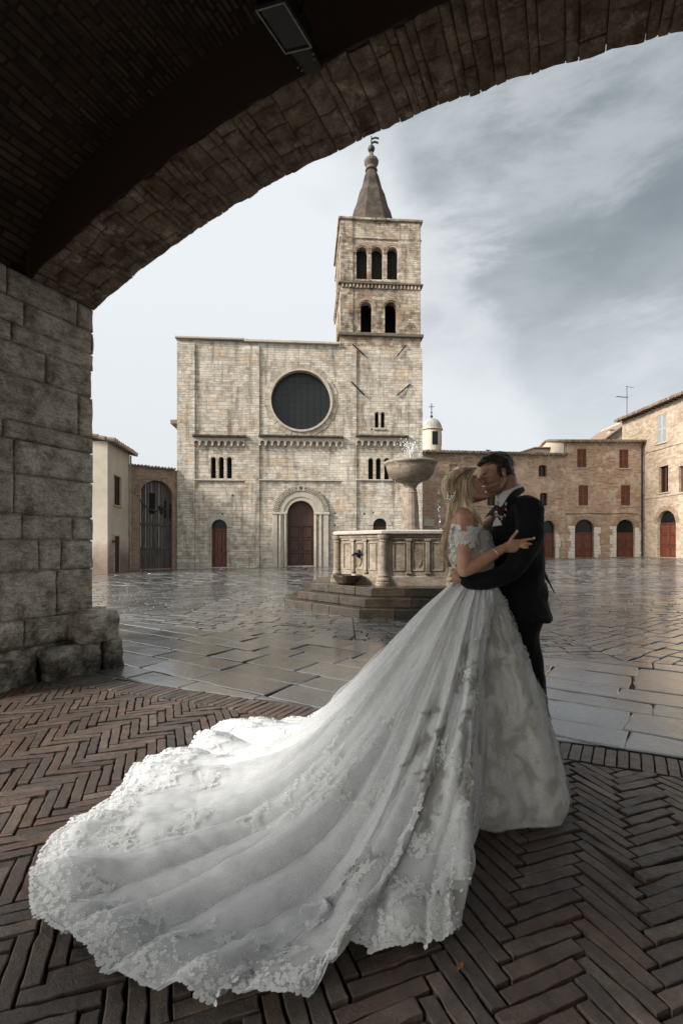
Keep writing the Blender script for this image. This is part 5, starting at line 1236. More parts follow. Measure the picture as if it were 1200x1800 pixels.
# right hand
def H(px, py, d): return tuple(W(px, py, d))
limb(mb, [(*wR, .021), (*H(893, 961, 2.478), .022), (*H(900, 958, 2.48), .020)], 12)
limb(mb, [(*H(889, 959, 2.476), .016), (*H(902, 954, 2.478), .017), (*H(913, 952, 2.482), .013)], 12); limb(mb, [(*H(889, 963, 2.476), .016), (*H(902, 960, 2.478), .018), (*H(914, 958.5, 2.482), .013)], 12); limb(mb, [(*H(889, 967, 2.476), .014), (*H(902, 966, 2.480), .017), (*H(913, 966, 2.486), .013)], 12)
finger(mb, [H(911, 951.5, 2.482), H(920, 949.5, 2.474), H(929, 948, 2.472), H(938.5, 947, 2.476)], .0092, .0068)
finger(mb, [H(912, 957.5, 2.48), H(922, 955.5, 2.464), H(930, 956, 2.466), H(934, 958, 2.482)], .0095, .0075)
finger(mb, [H(912, 963.5, 2.482), H(921, 962.5, 2.464), H(928, 963.5, 2.468), H(931, 966, 2.484)], .0092, .0072)
finger(mb, [H(911, 969.5, 2.484), H(919, 969, 2.468), H(925, 970, 2.472), H(927.5, 972, 2.486)], .0085, .0065)
finger(mb, [H(893, 957, 2.474), H(898, 947.5, 2.468), H(903, 941, 2.468), H(908.5, 933, 2.472)], .0115, .0072)
bride = child(voxel(mb, .0038, 3, .45), 'person', skinF, None)
tag(bride, 'blonde woman in white lace ball gown with very long train, kissing the man', 'person')
mb = MB(); nl = plain('pale nail varnish', (.75, .68, .64), .2, .05); 
for p, a in ((H(938, 945.2, 2.468), 0), (H(908.3, 934.5, 2.463), 1.0), (H(934.5, 956.6, 2.474), .5), (H(931.5, 964.4, 2.476), .5), (H(928, 970.6, 2.480), .5)): mb.ell(p, (.0062, .0028, .0045), Matrix.Rotation(a, 3, 'Y'), 8, 6)
mb.build('nail', nl, bride, smooth=True)
mb = MB(); a_, b_ = Vector(W(861, 978, 2.455)), Vector(W(872, 971.5, 2.465)); t_ = (b_-a_).normalized(); 
e1 = t_.cross(Vector((0, 1, 0))).normalized(); e2 = t_.cross(e1); c_ = (a_+b_)/2; mb.tube([c_+e1*.0315*math.cos(x)+e2*.0315*math.sin(x)+t_*.006*math.sin(x) for x in np.linspace(0, 2*math.pi, 25)], .0018, 6)
mb.build('bracelet', plain('silver bracelet', (.8, .78, .74), .2, .05, metal=1), bride, smooth=True)
mb = MB(); c_ = Vector(H(917, 963, 2.470)); mb.tube([c_+Vector((.001, .0105*math.cos(x), .0105*math.sin(x))) for x in np.linspace(0, 2*math.pi, 15)], .0016, 5); mb.build('ring', plain('gold ring', (.8, .6, .3), .2, .05, metal=1), bride)
# hair
mb = MB()
def EB(p, r): mb.ell(hB+BB @ Vector(p), Vector(r), BB, 20, 14)
EB((-.026, 0, .036), (.096, .081, .088)); EB((-.060, 0, .0), (.070, .072, .085)); EB((-.085, 0, -.02), (.05, .06, .065)); EB((.035, 0, .085), (.045, .05, .028)); EB((-.02, -.012, -.035), (.05, .074, .055)); EB((-.075, .0, -.075), (.045, .055, .055))
# hair mass falling down the back and over the shoulder
limb(mb, [P4(806, 858, 2.68, .055), P4(800, 880, 2.66, .050), P4(797, 900, 2.65, .040), P4(790, 922, 2.65, .028), P4(783, 945, 2.65, .020), P4(779, 965, 2.65, .012)], 14)
limb(mb, [P4(818, 862, 2.65, .045), P4(820, 885, 2.63, .035), P4(828, 905, 2.60, .024), P4(838, 925, 2.58, .016), P4(845, 945, 2.575, .008)], 12)
def hp2(co, no): return co+no*.006*noise.noise(Vector((co.x*70, co.y*70, co.z*12)))
hb = child(voxel(mb, .004, 2, .5, hp2), 'hair', hairF, bride)
mb = MB(); rnd = random.Random(3)
def strand(guide, spread, r=.0022, wav=.008):
    off = Vector((rnd.gauss(0, spread), rnd.gauss(0, spread*1.2), rnd.gauss(0, spread*.4))); ph = rnd.uniform(0, 6); q = cat(guide, 6); N = len(q); fr = rnd.uniform(2, 5); P = []
    for i, p in enumerate(q):
        u = i/(N-1); k = 1-.45*u; P.append(Vector(p[:3])+off*(p[3]/.03)*k+Vector((wav*math.sin(ph+fr*u*4)*u, wav*math.cos(ph*1.3+fr*u*3)*u, 0)))
    mb.tube(P, [r*(1-.75*i/(N-1)) for i in range(N)], 4, cap=False)
back = [P4(826, 828, 2.68, .02), P4(800, 838, 2.64, .032), P4(790, 862, 2.63, .032), P4(795, 885, 2.63, .028), P4(790, 910, 2.64, .025), P4(782, 940, 2.65, .024), P4(780, 970, 2.65, .022), P4(788, 995, 2.64, .016)]
for k in range(210): strand(back, .012)
fronts = [P4(830, 826, 2.66, .015), P4(818, 850, 2.60, .025), P4(822, 880, 2.60, .025), P4(836, 905, 2.58, .022), P4(846, 930, 2.56, .018), P4(852, 952, 2.55, .012)]
for k in range(120): strand(fronts, .010)
for k in range(90): strand([P4(832, 824, 2.69, .02), P4(812, 826, 2.62, .03), P4(792, 845, 2.61, .03), P4(788, 868, 2.62, .026), P4(800, 882, 2.62, .02)], .010)
for k in range(14): strand([P4(786, 935, 2.65, .03), P4(776, 962, 2.64, .04), P4(772+rnd.uniform(-6, 8), 985, 2.62, .04), P4(776+rnd.uniform(-8, 6), 1002, 2.62, .03)], .012, .0016, .02)
child(mb.mesh('strand', True), 'strand', hairF, hb)
mb = MB()
for k in range(26):
    u = k/25; c_ = Vector(W(786+14*u+rnd.uniform(-2, 2), 868+8*math.sin(u*3)+rnd.uniform(-5, 5), 2.585+rnd.uniform(-.004, .008))); a = rnd.uniform(0, 3); mb.ell(c_, (.0085, .002, .004), Matrix.Rotation(a, 3, 'Y'), 8, 6)
mb.build('hair_comb', plain('silver leaf hair ornament', (.85, .83, .78), .25, .1, metal=.7), hb, smooth=True)

# ---------------------------------------------------------------- dress
def fabric(name, c, trans=.35, alpha=None, fine=900, sheen=.3):
    t = NT(name); v = t.coord('uv' if False else 'obj'); n = t.noise(v, 260, 2, .5); m = t.noise(v, 7, 5, .6)
    col = t.mix(t.mr(n, .38, .62, 0, .22), c, tuple(x*.72 for x in c)); col = t.mix(t.mr(m, .4, .75, 0, .18), col, tuple(x*.8 for x in c))
    t.b.inputs['Sheen Weight'].default_value = sheen; t.b.inputs['Sheen Roughness'].default_value = .4
    t.fin(col, .62, t.bump(t.math('ADD', t.math('MULTIPLY', n, .3), m), .12, .004), .25)
    tr = t.n('ShaderNodeBsdfTranslucent'); t.put(tr.inputs[0], col); mx = t.n('ShaderNodeMixShader'); mx.inputs[0].default_value = trans
    t.l(t.b.outputs[0], mx.inputs[1]); t.l(tr.outputs[0], mx.inputs[2]); t.l(mx.outputs[0], t.out.inputs[0]); return t.m
tulle = fabric('white tulle over satin', (.81, .82, .82), .12); under = fabric('ivory satin skirt', (.88, .875, .83), .35); 
def lacetr(name, c, tr=.3):
    t = NT(name); t.fin(c, .45, None, .4); x = t.n('ShaderNodeBsdfTranslucent'); x.inputs[0].default_value = (*c, 1); mx = t.n('ShaderNodeMixShader'); mx.inputs[0].default_value = tr
    t.l(t.b.outputs[0], mx.inputs[1]); t.l(x.outputs[0], mx.inputs[2]); t.l(mx.outputs[0], t.out.inputs[0]); return t.m
def lacemat(name, c, r=.38):
    t = NT(name); v = t.coord(); n = t.noise(v, 300, 3); t.b.inputs['Sheen Weight'].default_value = .2
    return t.fin(t.mix(t.mr(n, .35, .65), tuple(x*.8 for x in c), c), r, t.bump(n, .5, .002), .5)
lacem = lacetr('white lace applique', (.90, .91, .90), .35); laced = lacemat('beaded lace in backlit grey', (.36, .35, .31), .45)  # second lace is greyed in its colour, as if seen against the light
WC = Vector((.729, 2.66)); ZW = 1.085
def catmull_closed(pts, N, closed=False):
    A = [np.array(p) for p in pts]; n = len(A); q = []
    seg = n if closed else n-1
    for i in range(seg):
        g = lambda k: A[k % n] if closed else A[min(max(k, 0), n-1)]
        p0, p1, p2, p3 = g(i-1), g(i), g(i+1), g(i+2)
        for j in range(24): t = j/24; q.append(.5*((2*p1)+(-p0+p2)*t+(2*p0-5*p1+4*p2-p3)*t*t+(-p0+3*p1-3*p2+p3)*t**3))
    q.append(A[0] if closed else A[-1]); q = np.array(q); L = np.r_[0, np.cumsum(np.linalg.norm(np.diff(q, axis=0), axis=1))]
    s = np.linspace(0, L[-1], N); return np.stack([np.interp(s, L, q[:, k]) for k in range(2)], 1), L[-1]
def gp(px, py, z=0.0): d = (CH-z)*F/(py-HZ); return ((px-600)/F*d, d)
NU, NVv = 620, 190
hem_pts = [gp(828, 1478, .02), gp(815, 1530, .02), gp(799, 1570, .02), gp(799, 1640, .02), gp(775, 1655, .02), gp(745, 1664, .02), gp(700, 1674, .02), gp(655, 1676, .02), gp(640, 1648, .05), gp(615, 1652, .05), gp(596, 1685, .04), gp(575, 1728, .02), gp(530, 1750, .02), gp(470, 1754, .02), gp(425, 1742, .04), gp(395, 1752, .02), gp(365, 1768, .02), gp(320, 1762, .02), gp(270, 1744, .02), gp(200, 1714, .02), gp(150, 1682, .02), gp(112, 1645, .03), gp(70, 1622, .03), gp(58, 1565, .04), gp(68, 1510, .04), gp(92, 1475, .04), gp(150, 1428, .04), gp(215, 1385, .03), gp(255, 1340, .03), gp(300, 1322, .03), gp(355, 1302, .03), gp(378, 1283, .03), gp(430, 1281, .03), gp(490, 1268, .03), gp(540, 1272, .03), gp(585, 1282, .02), (.05, 3.30), (.3, 3.18), (.52, 3.08), (.70, 3.0)]
hem, HL = catmull_closed(hem_pts, NU)
rs = np.random.RandomState(12)
us = np.linspace(0, 1, NU); vsn = np.linspace(0, 1, NVv)
ang0 = np.arctan2(hem[0, 1]-WC.y, hem[0, 0]-WC.x); ang1 = np.arctan2(hem[-1, 1]-WC.y, hem[-1, 0]-WC.x)
ang = np.unwrap(np.arctan2(hem[:, 1]-WC.y, hem[:, 0]-WC.x))
# waist attachment: spread the rays from the near right side round the back
aw = np.linspace(R(-62), R(-62)-R(205), NU)
waist = np.stack([WC.x+.115*np.cos(aw), WC.y+.125*np.sin(aw)], 1)
def sm(x): x = np.clip(x, 0, 1); return x*x*(3-2*x)
RHOS = np.array([0, .10, .30, .52, .72, .92, 1.12, 1.4, 3]); ZPR = np.array([1.085, 1.0, .76, .50, .30, .155, .075, .045, .035])
def ridge(x, c, w_): d = (x-c)/w_; return np.exp(-d*d)
ridges = [(.03, .012, .05), (.075, .016, .06), (.125, .012, .05), (.165, .018, .09), (.225, .014, .05), (.285, .020, .075), (.345, .014, .05), (.395, .018, .07), (.455, .016, .075), (.515, .018, .085), (.57, .014, .055), (.625, .018, .07), (.68, .014, .05), (.735, .018, .06), (.79, .014, .045), (.85, .018, .05), (.92, .015, .04)]
fine = [(rs.rand(), .004+.004*rs.rand(), (.5+rs.rand())) for _ in range(70)]
P = np.zeros((NU, NVv, 3))
U2, V2 = np.meshgrid(us, vsn, indexing='ij')
ray = hem-waist; RL = np.linalg.norm(ray, axis=1)
vv = V2**.95
X = waist[:, None, 0]+ray[:, None, 0]*vv; Y = waist[:, None, 1]+ray[:, None, 1]*vv
# curve the rays: folds sweep (bend sideways in the middle)
pn = np.stack([-ray[:, 1], ray[:, 0]], 1)/RL[:, None]
bend = .10*np.sin(np.pi*vv)*(RL[:, None] > 0)*sm((RL[:, None]-.9)/1.0)*np.cos(us*3.1)[:, None]
X += pn[:, None, 0]*bend*.8; Y += pn[:, None, 1]*bend*.8
rho = vv*RL[:, None]
rf_ = np.linspace(-.5, 3, 1400); zf_ = np.interp(rf_, RHOS, ZPR); zf_[rf_ < 0] = 1.085-rf_[rf_ < 0]*1.1; kk = np.exp(-np.linspace(-2.5, 2.5, 161)**2); kk /= kk.sum(); zf_ = np.convolve(np.pad(zf_, 80, mode='edge'), kk, 'valid'); zabs = np.interp(rho, rf_, zf_)
# short rays: fall to the floor steadily
zs = ZW*(1-vv**1.08)+.02
k_ = sm((RL[:, None]-.75)/.5)
Z = zs*(1-k_)+zabs*k_
# blend so that the hem touches the floor
Z = Z*(1-sm((V2-.93)/.07))+.012*sm((V2-.93)/.07)
# folds
wsp = .35+.65*V2
f = np.zeros_like(Z)
uw = U2+.010*np.sin(V2*4.2+U2*9)*sm(V2/.3)+.006*np.sin(V2*9+U2*31)*sm(V2/.4)
cr = np.array([0, .035, .075, .105, .15, .19, .235, .268, .315, .36, .392, .44, .50, .535, .59, .64, .672, .72, .765, .80, .86, .92, 1.0]); cr[1:-1] += rs.uniform(-.006, .006, len(cr)-2)
hA = rs.uniform(.030, .066, len(cr)-1); hA[::3] *= .6
ix = np.clip(np.searchsorted(cr, np.clip(uw, 0, .9999), side='right')-1, 0, len(cr)-2)
tt = (uw-cr[ix])/(cr[ix+1]-cr[ix]); wd_ = (cr[ix+1]-cr[ix])/.045
tube_ = np.clip(4*tt*(1-tt), 0, 1)**.75
ampv = sm(V2/.5)*(.55+.45*np.sin(np.pi*np.clip(V2*1.05, 0, 1)))
f += hA[ix]*np.clip(wd_, .5, 1.4)*tube_*ampv*(.8+.35*np.sin(V2*7+ix*2.1))
f -= .026*sm(V2/.5)
for c_, w_, a_ in fine:
    ph = c_+.012*np.sin(V2*3+c_*31); env = np.exp(-((V2-(.10+.38*((c_*7.3) % 1)))/.26)**2); f += ridge(U2, ph, w_*1.1)*.016*a_*env
# soft crumples on the floor part
def npnoise(X, Y, s, seed, amp):
    r_ = np.random.RandomState(seed); o = np.zeros_like(X)
    for _ in range(14):
        an = r_.rand()*6.28; fr = s*(.5+r_.rand()*1.2); o += np.sin((X*math.cos(an)+Y*math.sin(an))*fr+r_.rand()*6.28+1.2*np.sin((X*math.sin(an)-Y*math.cos(an))*fr*.6+r_.rand()*6))
    return o/14*amp
f += npnoise(X, Y, 9, 3, .030)*sm((V2-.35)/.4)+npnoise(X, Y, 26, 5, .012)*sm((V2-.5)/.4)
P[..., 0] = X; P[..., 1] = Y; P[..., 2] = Z
def normals(P):
    a = np.gradient(P, axis=0); b = np.gradient(P, axis=1); n = np.cross(a, b); n /= np.linalg.norm(n, axis=2, keepdims=True)+1e-9
    n[n[..., 2] < 0] *= -1; return n
N_ = normals(P)
fade = 1-sm((V2-.93)/.07)*.55
P += N_*(f*fade)[..., None]
# hem ruffle
hr = (npnoise(us[:, None]*np.ones_like(V2), V2*0, 260, 8, .05)+npnoise(us[:, None]*np.ones_like(V2), V2*0, 90, 9, .05))
P[..., 2] += np.maximum(0, hr+.012)*sm((V2-.86)/.14)*.7+(hA[ix]*tube_*.75)*sm((V2-.80)/.2)
# lifted fold on the near edge (little tunnel)
for cu, w_, h_ in ((.178, .010, .05), (.262, .010, .045), (.345, .012, .03), (.40, .012, .04), (.57, .012, .035), (.66, .010, .05), (.74, .012, .035)): P[..., 2] += ridge(U2, cu, w_)*h_*sm((V2-.72)/.28)
low = P[..., 2] < .010; P[..., 2] = np.where(low, .010+.002*np.abs(np.sin(P[..., 0]*50)), P[..., 2])
dress = MB()
uv = np.stack([U2*6, V2*2], 2)
tr = MB(); tr.grid(P.tolist(), uv.tolist())
N_ = normals(P)
train = tr.build('train', tulle, bride, smooth=True, label='long white tulle train spread over the brick floor')
# sheer outer layer of crinkled tulle floating over the satin
f2 = npnoise(X, Y, 55, 31, .006)+npnoise(U2*8, V2*1.2, 30, 33, .010)+npnoise(U2*8+3, V2*3, 14, 35, .010)
P2 = P+N_*((.006+np.abs(f2)*1.6)*sm(V2/.12))[..., None]; P2[..., 2] = np.maximum(P2[..., 2], .014)
def sheer():
    t = NT('sheer white tulle net'); v = t.coord(); n = t.noise(v, 420, 2, .5); m = t.noise(v, 5, 6, .65)
    tr_ = t.n('ShaderNodeBsdfTransparent'); di = t.n('ShaderNodeBsdfDiffuse'); di.inputs[0].default_value = (.86, .875, .88, 1); tl = t.n('ShaderNodeBsdfTranslucent'); tl.inputs[0].default_value = (.86, .875, .88, 1)
    mx = t.n('ShaderNodeMixShader'); mx.inputs[0].default_value = .4; t.l(di.outputs[0], mx.inputs[1]); t.l(tl.outputs[0], mx.inputs[2])
    lw = t.n('ShaderNodeLayerWeight'); lw.inputs[0].default_value = .35; o_ = t.math('ADD', t.math('MULTIPLY', t.mr(n, .35, .65), .30), t.math('MULTIPLY', lw.outputs['Facing'], .45)); o_ = t.math('ADD', o_, t.mr(m, .35, .7, .02, .22), clamp=True)
    m2 = t.n('ShaderNodeMixShader'); t.l(o_, m2.inputs[0]); t.l(tr_.outputs[0], m2.inputs[1]); t.l(mx.outputs[0], m2.inputs[2]); t.l(m2.outputs[0], t.out.inputs[0]); return t.m
sheerm = sheer()
mb = MB(); mb.grid(P2.tolist()); mb.build('tulle_layer', sheerm, train, smooth=True, label='sheer crinkled outer tulle layer of the train')
# front skirt, a closed bell
bell_pts = [(1.105, 2.47), (1.075, 2.30), (.965, 2.19), (.80, 2.16), (.62, 2.17), (.46, 2.26), (.34, 2.45), (.32, 2.68), (.42, 2.90), (.60, 2.98), (.78, 2.93), (.92, 2.80), (1.02, 2.66), (1.085, 2.56)]
NB, MBV = 300, 110
bh, BLn = catmull_closed(bell_pts, NB, True)
ab = np.arctan2(bh[:, 1]-WC.y, bh[:, 0]-WC.x); wb = np.stack([WC.x+.11*np.cos(ab), WC.y+.115*np.sin(ab)], 1)
Ub, Vb = np.meshgrid(np.linspace(0, 1, NB), np.linspace(0, 1, MBV), indexing='ij')
rr = np.clip(np.sin(np.pi/2*Vb**.92*1.02), 0, 1)*.42+.58*Vb; tuck = 1-.07*sm((Vb-.93)/.07)
Xb = WC.x+0*Ub+(wb[:, None, 0]-WC.x)+(bh[:, None, 0]-wb[:, None, 0])*rr; Yb = wb[:, None, 1]+(bh[:, None, 1]-wb[:, None, 1])*rr
Xb = WC.x+(Xb-WC.x)*tuck; Yb = WC.y+(Yb-WC.y)*tuck
Zb = ZW+.02-(ZW+.0)*Vb**.98
Pb = np.stack([Xb, Yb, np.maximum(Zb, .012)], 2); Nb = normals(Pb)
cc = np.stack([Xb-WC.x, Yb-WC.y], 2); sg = np.sign(Nb[..., 0]*cc[..., 0]+Nb[..., 1]*cc[..., 1]); Nb *= np.where(sg == 0, 1, sg)[..., None]
fb = np.zeros_like(Zb)
for k in range(30): c_ = (k+.3*rs.rand())/30; d = np.abs(Ub-c_-.006*np.sin(Vb*4+k)); d = np.minimum(d, 1-d); fb += np.exp(-(d/.012)**2)*(.008+.012*rs.rand())*(np.exp(-((Vb-.18)/.25)**2)+.35*sm(Vb))
for k in range(9): c_ = (k+.5*rs.rand())/9; d = np.abs(Ub-c_-.01*np.sin(Vb*3+k)); d = np.minimum(d, 1-d); fb += np.exp(-(d/.035)**2)*.03*sm(Vb/.8)
Pb += Nb*(fb-.01)[..., None]; Pb[..., 2] = np.maximum(Pb[..., 2], .011)
sk = MB(); sk.grid(Pb.tolist()); skirt = sk.build('skirt', under, bride, smooth=True, label='front bell of the skirt in shade')
g2_ = np.abs(npnoise(Ub*7, Vb*1.1, 26, 51, .012))+np.abs(npnoise(Ub*7, Vb*2.5, 12, 53, .010))
NbO = normals(Pb); cq = np.stack([Pb[..., 0]-WC.x, Pb[..., 1]-WC.y], 2); sq = np.sign(NbO[..., 0]*cq[..., 0]+NbO[..., 1]*cq[..., 1]); NbO *= np.where(sq == 0, 1, sq)[..., None]
g2_[-1] = g2_[0] = (g2_[0]+g2_[-1])/2
Pb2 = Pb+NbO*((.005+g2_*1.5)*sm(Vb/.1))[..., None]; Pb2[..., 2] = np.maximum(Pb2[..., 2], .012)
mb = MB(); mb.grid(Pb2.tolist()); mb.build('tulle_layer', sheerm, skirt, smooth=True, label='sheer gathered tulle over the front skirt')
# bodice
mb = MB(); vs = []; n = 40
T2 = cat([(1.385, .690, 2.68, .116, .160), (1.34, .697, 2.68, .124, .162), (1.27, .712, 2.68, .122, .152), (1.18, .722, 2.67, .102, .132), (1.10, .728, 2.665, .104, .128), (1.06, .730, 2.66, .112, .132)], 5)
for i, q in enumerate(T2):
    for k in range(n):
        a = 2*math.pi*k/n; dip = -.075*max(0, -math.cos(a))*(1-i/len(T2)); vs.append((q[1]+q[3]*math.cos(a)*(1 if math.cos(a) > 0 else .93), q[2]+q[4]*math.sin(a), q[0]+dip))
m_ = len(T2); mb.add(vs, [(i*n+k, i*n+(k+1) % n, (i+1)*n+(k+1) % n, (i+1)*n+k) for i in range(m_-1) for k in range(n)])
bod = child(mb.mesh('bodice', True), 'bodice', under, bride)

# ------------------------------------------------ lace, built petal by petal
PET = np.array([[0, 0, 0], [.28, -.20, .03], [.28, 0, .0], [.28, .20, .03], [.66, -.24, .06], [.66, 0, .02], [.66, .24, .06], [1, 0, .0]])
PF = [(0, 1, 2), (0, 2, 3), (1, 4, 5, 2), (2, 5, 6, 3), (4, 7, 5), (5, 7, 6)]
class Lace:
    def __init__(s): s.V = []; s.Fc = []
    def petal(s, p, n, t, L, wd=1.0, lift=.25):
        b = np.cross(n, t); t2 = t*math.cos(lift)+n*math.sin(lift); n2 = np.cross(t2, b)*-1
        n2 = n2 if np.dot(n2, n) > 0 else -n2; base = len(s.V)
        for q in PET: s.V.append(tuple(p+t2*q[0]*L+b*q[1]*L*wd+n2*q[2]*L))
        s.Fc += [tuple(i+base for i in f_) for f_ in PF]
    def flower(s, p, n, r, k=5, rnd=random):
        t = np.cross(n, [.3, .5, .81]); t /= np.linalg.norm(t)+1e-9; b = np.cross(n, t); a0 = rnd.uniform(0, 6.28)
        for i in range(k): a = a0+2*math.pi*i/k+rnd.uniform(-.15, .15); s.petal(p+n*.002, n, t*math.cos(a)+b*math.sin(a), r*rnd.uniform(.85, 1.15), 1.35, rnd.uniform(.0, .16))
        for i in range(3): a = a0+2*i; s.petal(p+n*.004, n, t*math.cos(a)+b*math.sin(a), r*.4, 1.3, .8)
    def build(s, name, mat, parent, label):
        m = MB(); m.v = s.V; m.f = s.Fc; m.uv = [(0, 0)]*len(s.V); return m.build(name, mat, parent, smooth=True, label=label)
def sampler(P, N):
    nu, nv = P.shape[:2]
    def f_(u, v):
        i = min(max(u, 0), 1)*(nu-1); j = min(max(v, 0), 1)*(nv-1); i0 = min(int(i), nu-2); j0 = min(int(j), nv-2); a, b = i-i0, j-j0
        p = P[i0, j0]*(1-a)*(1-b)+P[i0+1, j0]*a*(1-b)+P[i0, j0+1]*(1-a)*b+P[i0+1, j0+1]*a*b
        n = N[i0, j0]; tu = P[i0+1, j0]-P[i0, j0]; tv = P[i0, j0+1]-P[i0, j0]
        return p, n, tu/(np.linalg.norm(tu)+1e-9), tv/(np.linalg.norm(tv)+1e-9), np.linalg.norm(tu)*(nu-1), np.linalg.norm(tv)*(nv-1)
    return f_
ST = sampler(P+N_*.008, N_); Nb2 = normals(Pb); cc = np.stack([Pb[..., 0]-WC.x, Pb[..., 1]-WC.y], 2); q_ = Nb2[..., 0]*cc[..., 0]+Nb2[..., 1]*cc[..., 1]; Nb2 *= np.where(q_ < 0, -1, 1)[..., None]
SB = sampler(Pb2+Nb2*.005, Nb2)
def spray(La, smp, u, v, L, rnd, size=.03, dirn=None, flowers=2):
    """a curving stem with paired leaves and a few flowers"""
    a = rnd.uniform(0, 6.28) if dirn is None else dirn; n_ = max(3, int(L/(size*.42))); cur = rnd.uniform(-1.2, 1.2)/n_
    uu, vv_ = u, v
    for i in range(n_):
        p, n, tu, tv, su, sv_ = smp(uu, vv_)
        if su < .05: return
        t = tu*math.cos(a)+tv*math.sin(a); b = np.cross(n, t); sz = size*rnd.uniform(.7, 1.15)*(1-.35*i/n_)
        for sg_ in (-1, 1):
            if rnd.random() < .88: La.petal(p+n*.003, n, (t*.62+b*sg_*.78), sz, rnd.uniform(.7, 1.0), rnd.uniform(-.04, .10))
        if rnd.random() < .45: La.petal(p+n*.003, n, t, sz*1.1, .6, .2)
        a += cur; st = size*.42; uu += math.cos(a)*st/max(su, .3); vv_ += math.sin(a)*st/max(sv_, .3)
        if not (0.002 < uu < .998 and .02 < vv_ < .995): break
        if i % max(1, n_//max(1, flowers)) == 0: La.flower(p+b*rnd.uniform(-.02, .02), n, size*rnd.uniform(.5, .8), 5, rnd)
def cluster(La, smp, u, v, size, rnd, dirn=None, arms=4):
    a0 = rnd.uniform(0, 6.28) if dirn is None else dirn
    p, n, tu, tv, su, sv_ = smp(u, v)
    for k in range(arms): spray(La, smp, u+rnd.uniform(-.01, .01)/max(su, .5), v+rnd.uniform(-.01, .01), rnd.uniform(2.5, 6)*size, rnd, size*rnd.uniform(.7, 1.1), a0+rnd.gauss(0, .75)+(math.pi if k % 3 == 2 else 0), 1)
    for k in range(4):
        q = smp(u+rnd.gauss(0, size*.9)/max(su, .5), v+rnd.gauss(0, size*.9)/max(sv_, .5)); La.flower(q[0], q[1], size*rnd.uniform(.45, .7), 5, rnd)
rl = random.Random(21)
La = Lace()
# dense border along the hem
s = 0
while s < HL:
    u = s/HL
    for k in range(5):
        v = 1-abs(rl.gauss(0, .035))-.002; p, n, tu, tv, su, sv_ = ST(u+rl.uniform(-.004, .004), v); La.flower(p, n, rl.uniform(.007, .0125), rl.choice((4, 5, 6)), rl)
    for k in range(5):
        v = 1-rl.uniform(.0, .085); p, n, tu, tv, su, sv_ = ST(u+rl.uniform(-.004, .004), v); a = rl.uniform(-2.6, -.5); La.petal(p+n*.002, n, tu*math.cos(a)+tv*math.sin(a), rl.uniform(.010, .020), rl.uniform(.6, 1.1), rl.uniform(0, .12))
    p, n, tu, tv, su, sv_ = ST(u, .998)      # scallops over the edge
    for a in (1.1, 1.57, 2.05): La.petal(p+n*.002, n, tu*math.cos(a)+tv*math.sin(a), rl.uniform(.012, .02), 1.5, -.1)
    s += .016
# clusters growing inward from the hem and scattered over the train
for k in range(70):
    u = (k+rl.uniform(.1, .9))/70; cluster(La, ST, u, rl.uniform(.86, .92), rl.uniform(.013, .019), rl, -math.pi/2+rl.uniform(-.5, .5), 5)
for k in range(46):
    u = rl.uniform(.02, .98); v = rl.uniform(.45, .84)
    for q in range(3): cluster(La, ST, u+rl.gauss(0, .006), v+rl.gauss(0, .018), rl.uniform(.012, .017), rl, None, 4)
for k in range(20):
    u = rl.uniform(.03, .8); v = rl.uniform(.2, .45)
    for q in range(2): cluster(La, ST, u+rl.gauss(0, .004), v+rl.gauss(0, .03), .016, rl, math.pi/2, 3)
La.build('lace', lacem, train, 'white floral lace applique and scalloped border')
Lb = Lace()
for u0, vs_ in ((.10, (.30, .36, .42, .50, .55, .60, .66)), (.145, (.22, .28, .52, .58, .64)), (.19, (.35, .41, .47)), (.24, (.3, .36, .6, .66))):
    for v0 in vs_:
        for q in range(2): cluster(Lb, ST, u0+rl.uniform(-.008, .008), v0+rl.uniform(-.02, .02), .017, rl, math.pi/2+rl.uniform(-.4, .4), 4)
Lb.build('beaded_lace', laced, train, 'beaded lace sprigs on the hanging part, backlit darkening in their colour')
Lc = Lace()
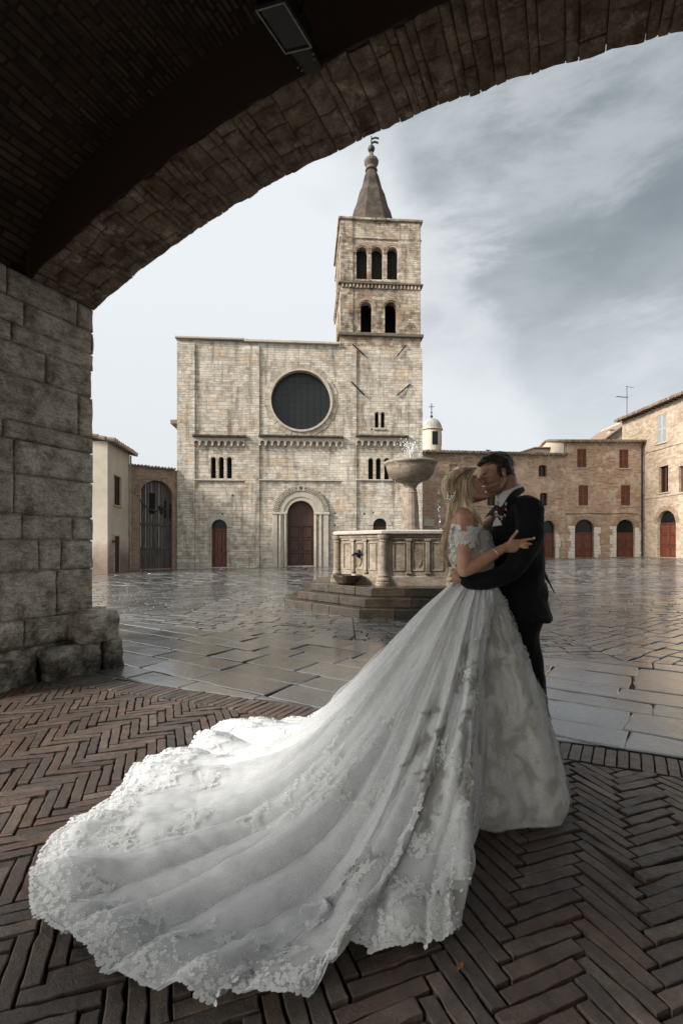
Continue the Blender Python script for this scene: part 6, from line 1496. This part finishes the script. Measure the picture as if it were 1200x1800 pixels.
for u0 in (.955, .99, .035, .085, .135, .185, .24, .30):
    for v0 in (.10, .17, .25, .33, .42, .50, .58, .67, .75, .84, .92):
        if rl.random() < .62: cluster(Lc, SB, (u0+rl.uniform(-.015, .015)) % 1, v0+rl.uniform(-.02, .02), rl.uniform(.014, .019), rl, math.pi/2+rl.uniform(-.5, .5), 4)
Lc.build('lace', lacemat('shaded ivory lace', (.50, .48, .42), .5), skirt, 'ivory floral lace sprigs on the front skirt')  # backlit look of the sprigs is put into this darker lace colour
# off shoulder lace sleeve and bodice lace
Ld = Lace()
def onell(c_, r_, th, ph): d = np.array([math.cos(th)*math.cos(ph), math.sin(th)*math.cos(ph), math.sin(ph)]); p = np.array(c_)+d*np.array(r_); n = d/np.array(r_); return p, n/np.linalg.norm(n)
sc_ = Vector(W(815, 940, 2.50))
mb = MB(); rows_ = []
for i in range(24):
    a = 2*math.pi*i/24; rows_.append([Vector(W(816+6, 924, 2.56))+Vector((.085*math.cos(a), .075*math.sin(a), .012*math.cos(a*2))), sc_+Vector((.072*math.cos(a), .062*math.sin(a), 0.0)), sc_+Vector((.064*math.cos(a)+.004*math.sin(5*a), .056*math.sin(a), -.055+.012*math.sin(a*6)))])
rows_.append(rows_[0]); mb.grid(rows_); slv = child(mb.mesh('sleeve', True), 'sleeve', tulle, bride, 'off the shoulder lace sleeve band')
for k in range(95):
    a = rl.uniform(0, 6.28); h = rl.uniform(-.06, .045); c_ = sc_+Vector(((.072+.2*max(0, h)*0)*math.cos(a)+max(0, h)*.4, .062*math.sin(a), h)); n = np.array([math.cos(a), math.sin(a), .15]); n /= np.linalg.norm(n); Ld.flower(np.array(c_), n, rl.uniform(.014, .022), 5, rl)
for k in range(150):
    a = rl.uniform(R(-170), R(20)); z = rl.uniform(1.08, 1.36); q = T2[0]
    for qq in T2:
        if qq[0] > z: q = qq
    p = np.array([q[1]+q[3]*math.cos(a), q[2]+q[4]*math.sin(a), z-.06*max(0, -math.cos(a))]); n = np.array([math.cos(a), math.sin(a), 0]); Ld.flower(p+n*.002, n, rl.uniform(.010, .018), 5, rl)
Ld.build('lace', lacemat('sleeve lace', (.74, .74, .70)), slv, 'lace flowers on sleeve and bodice')
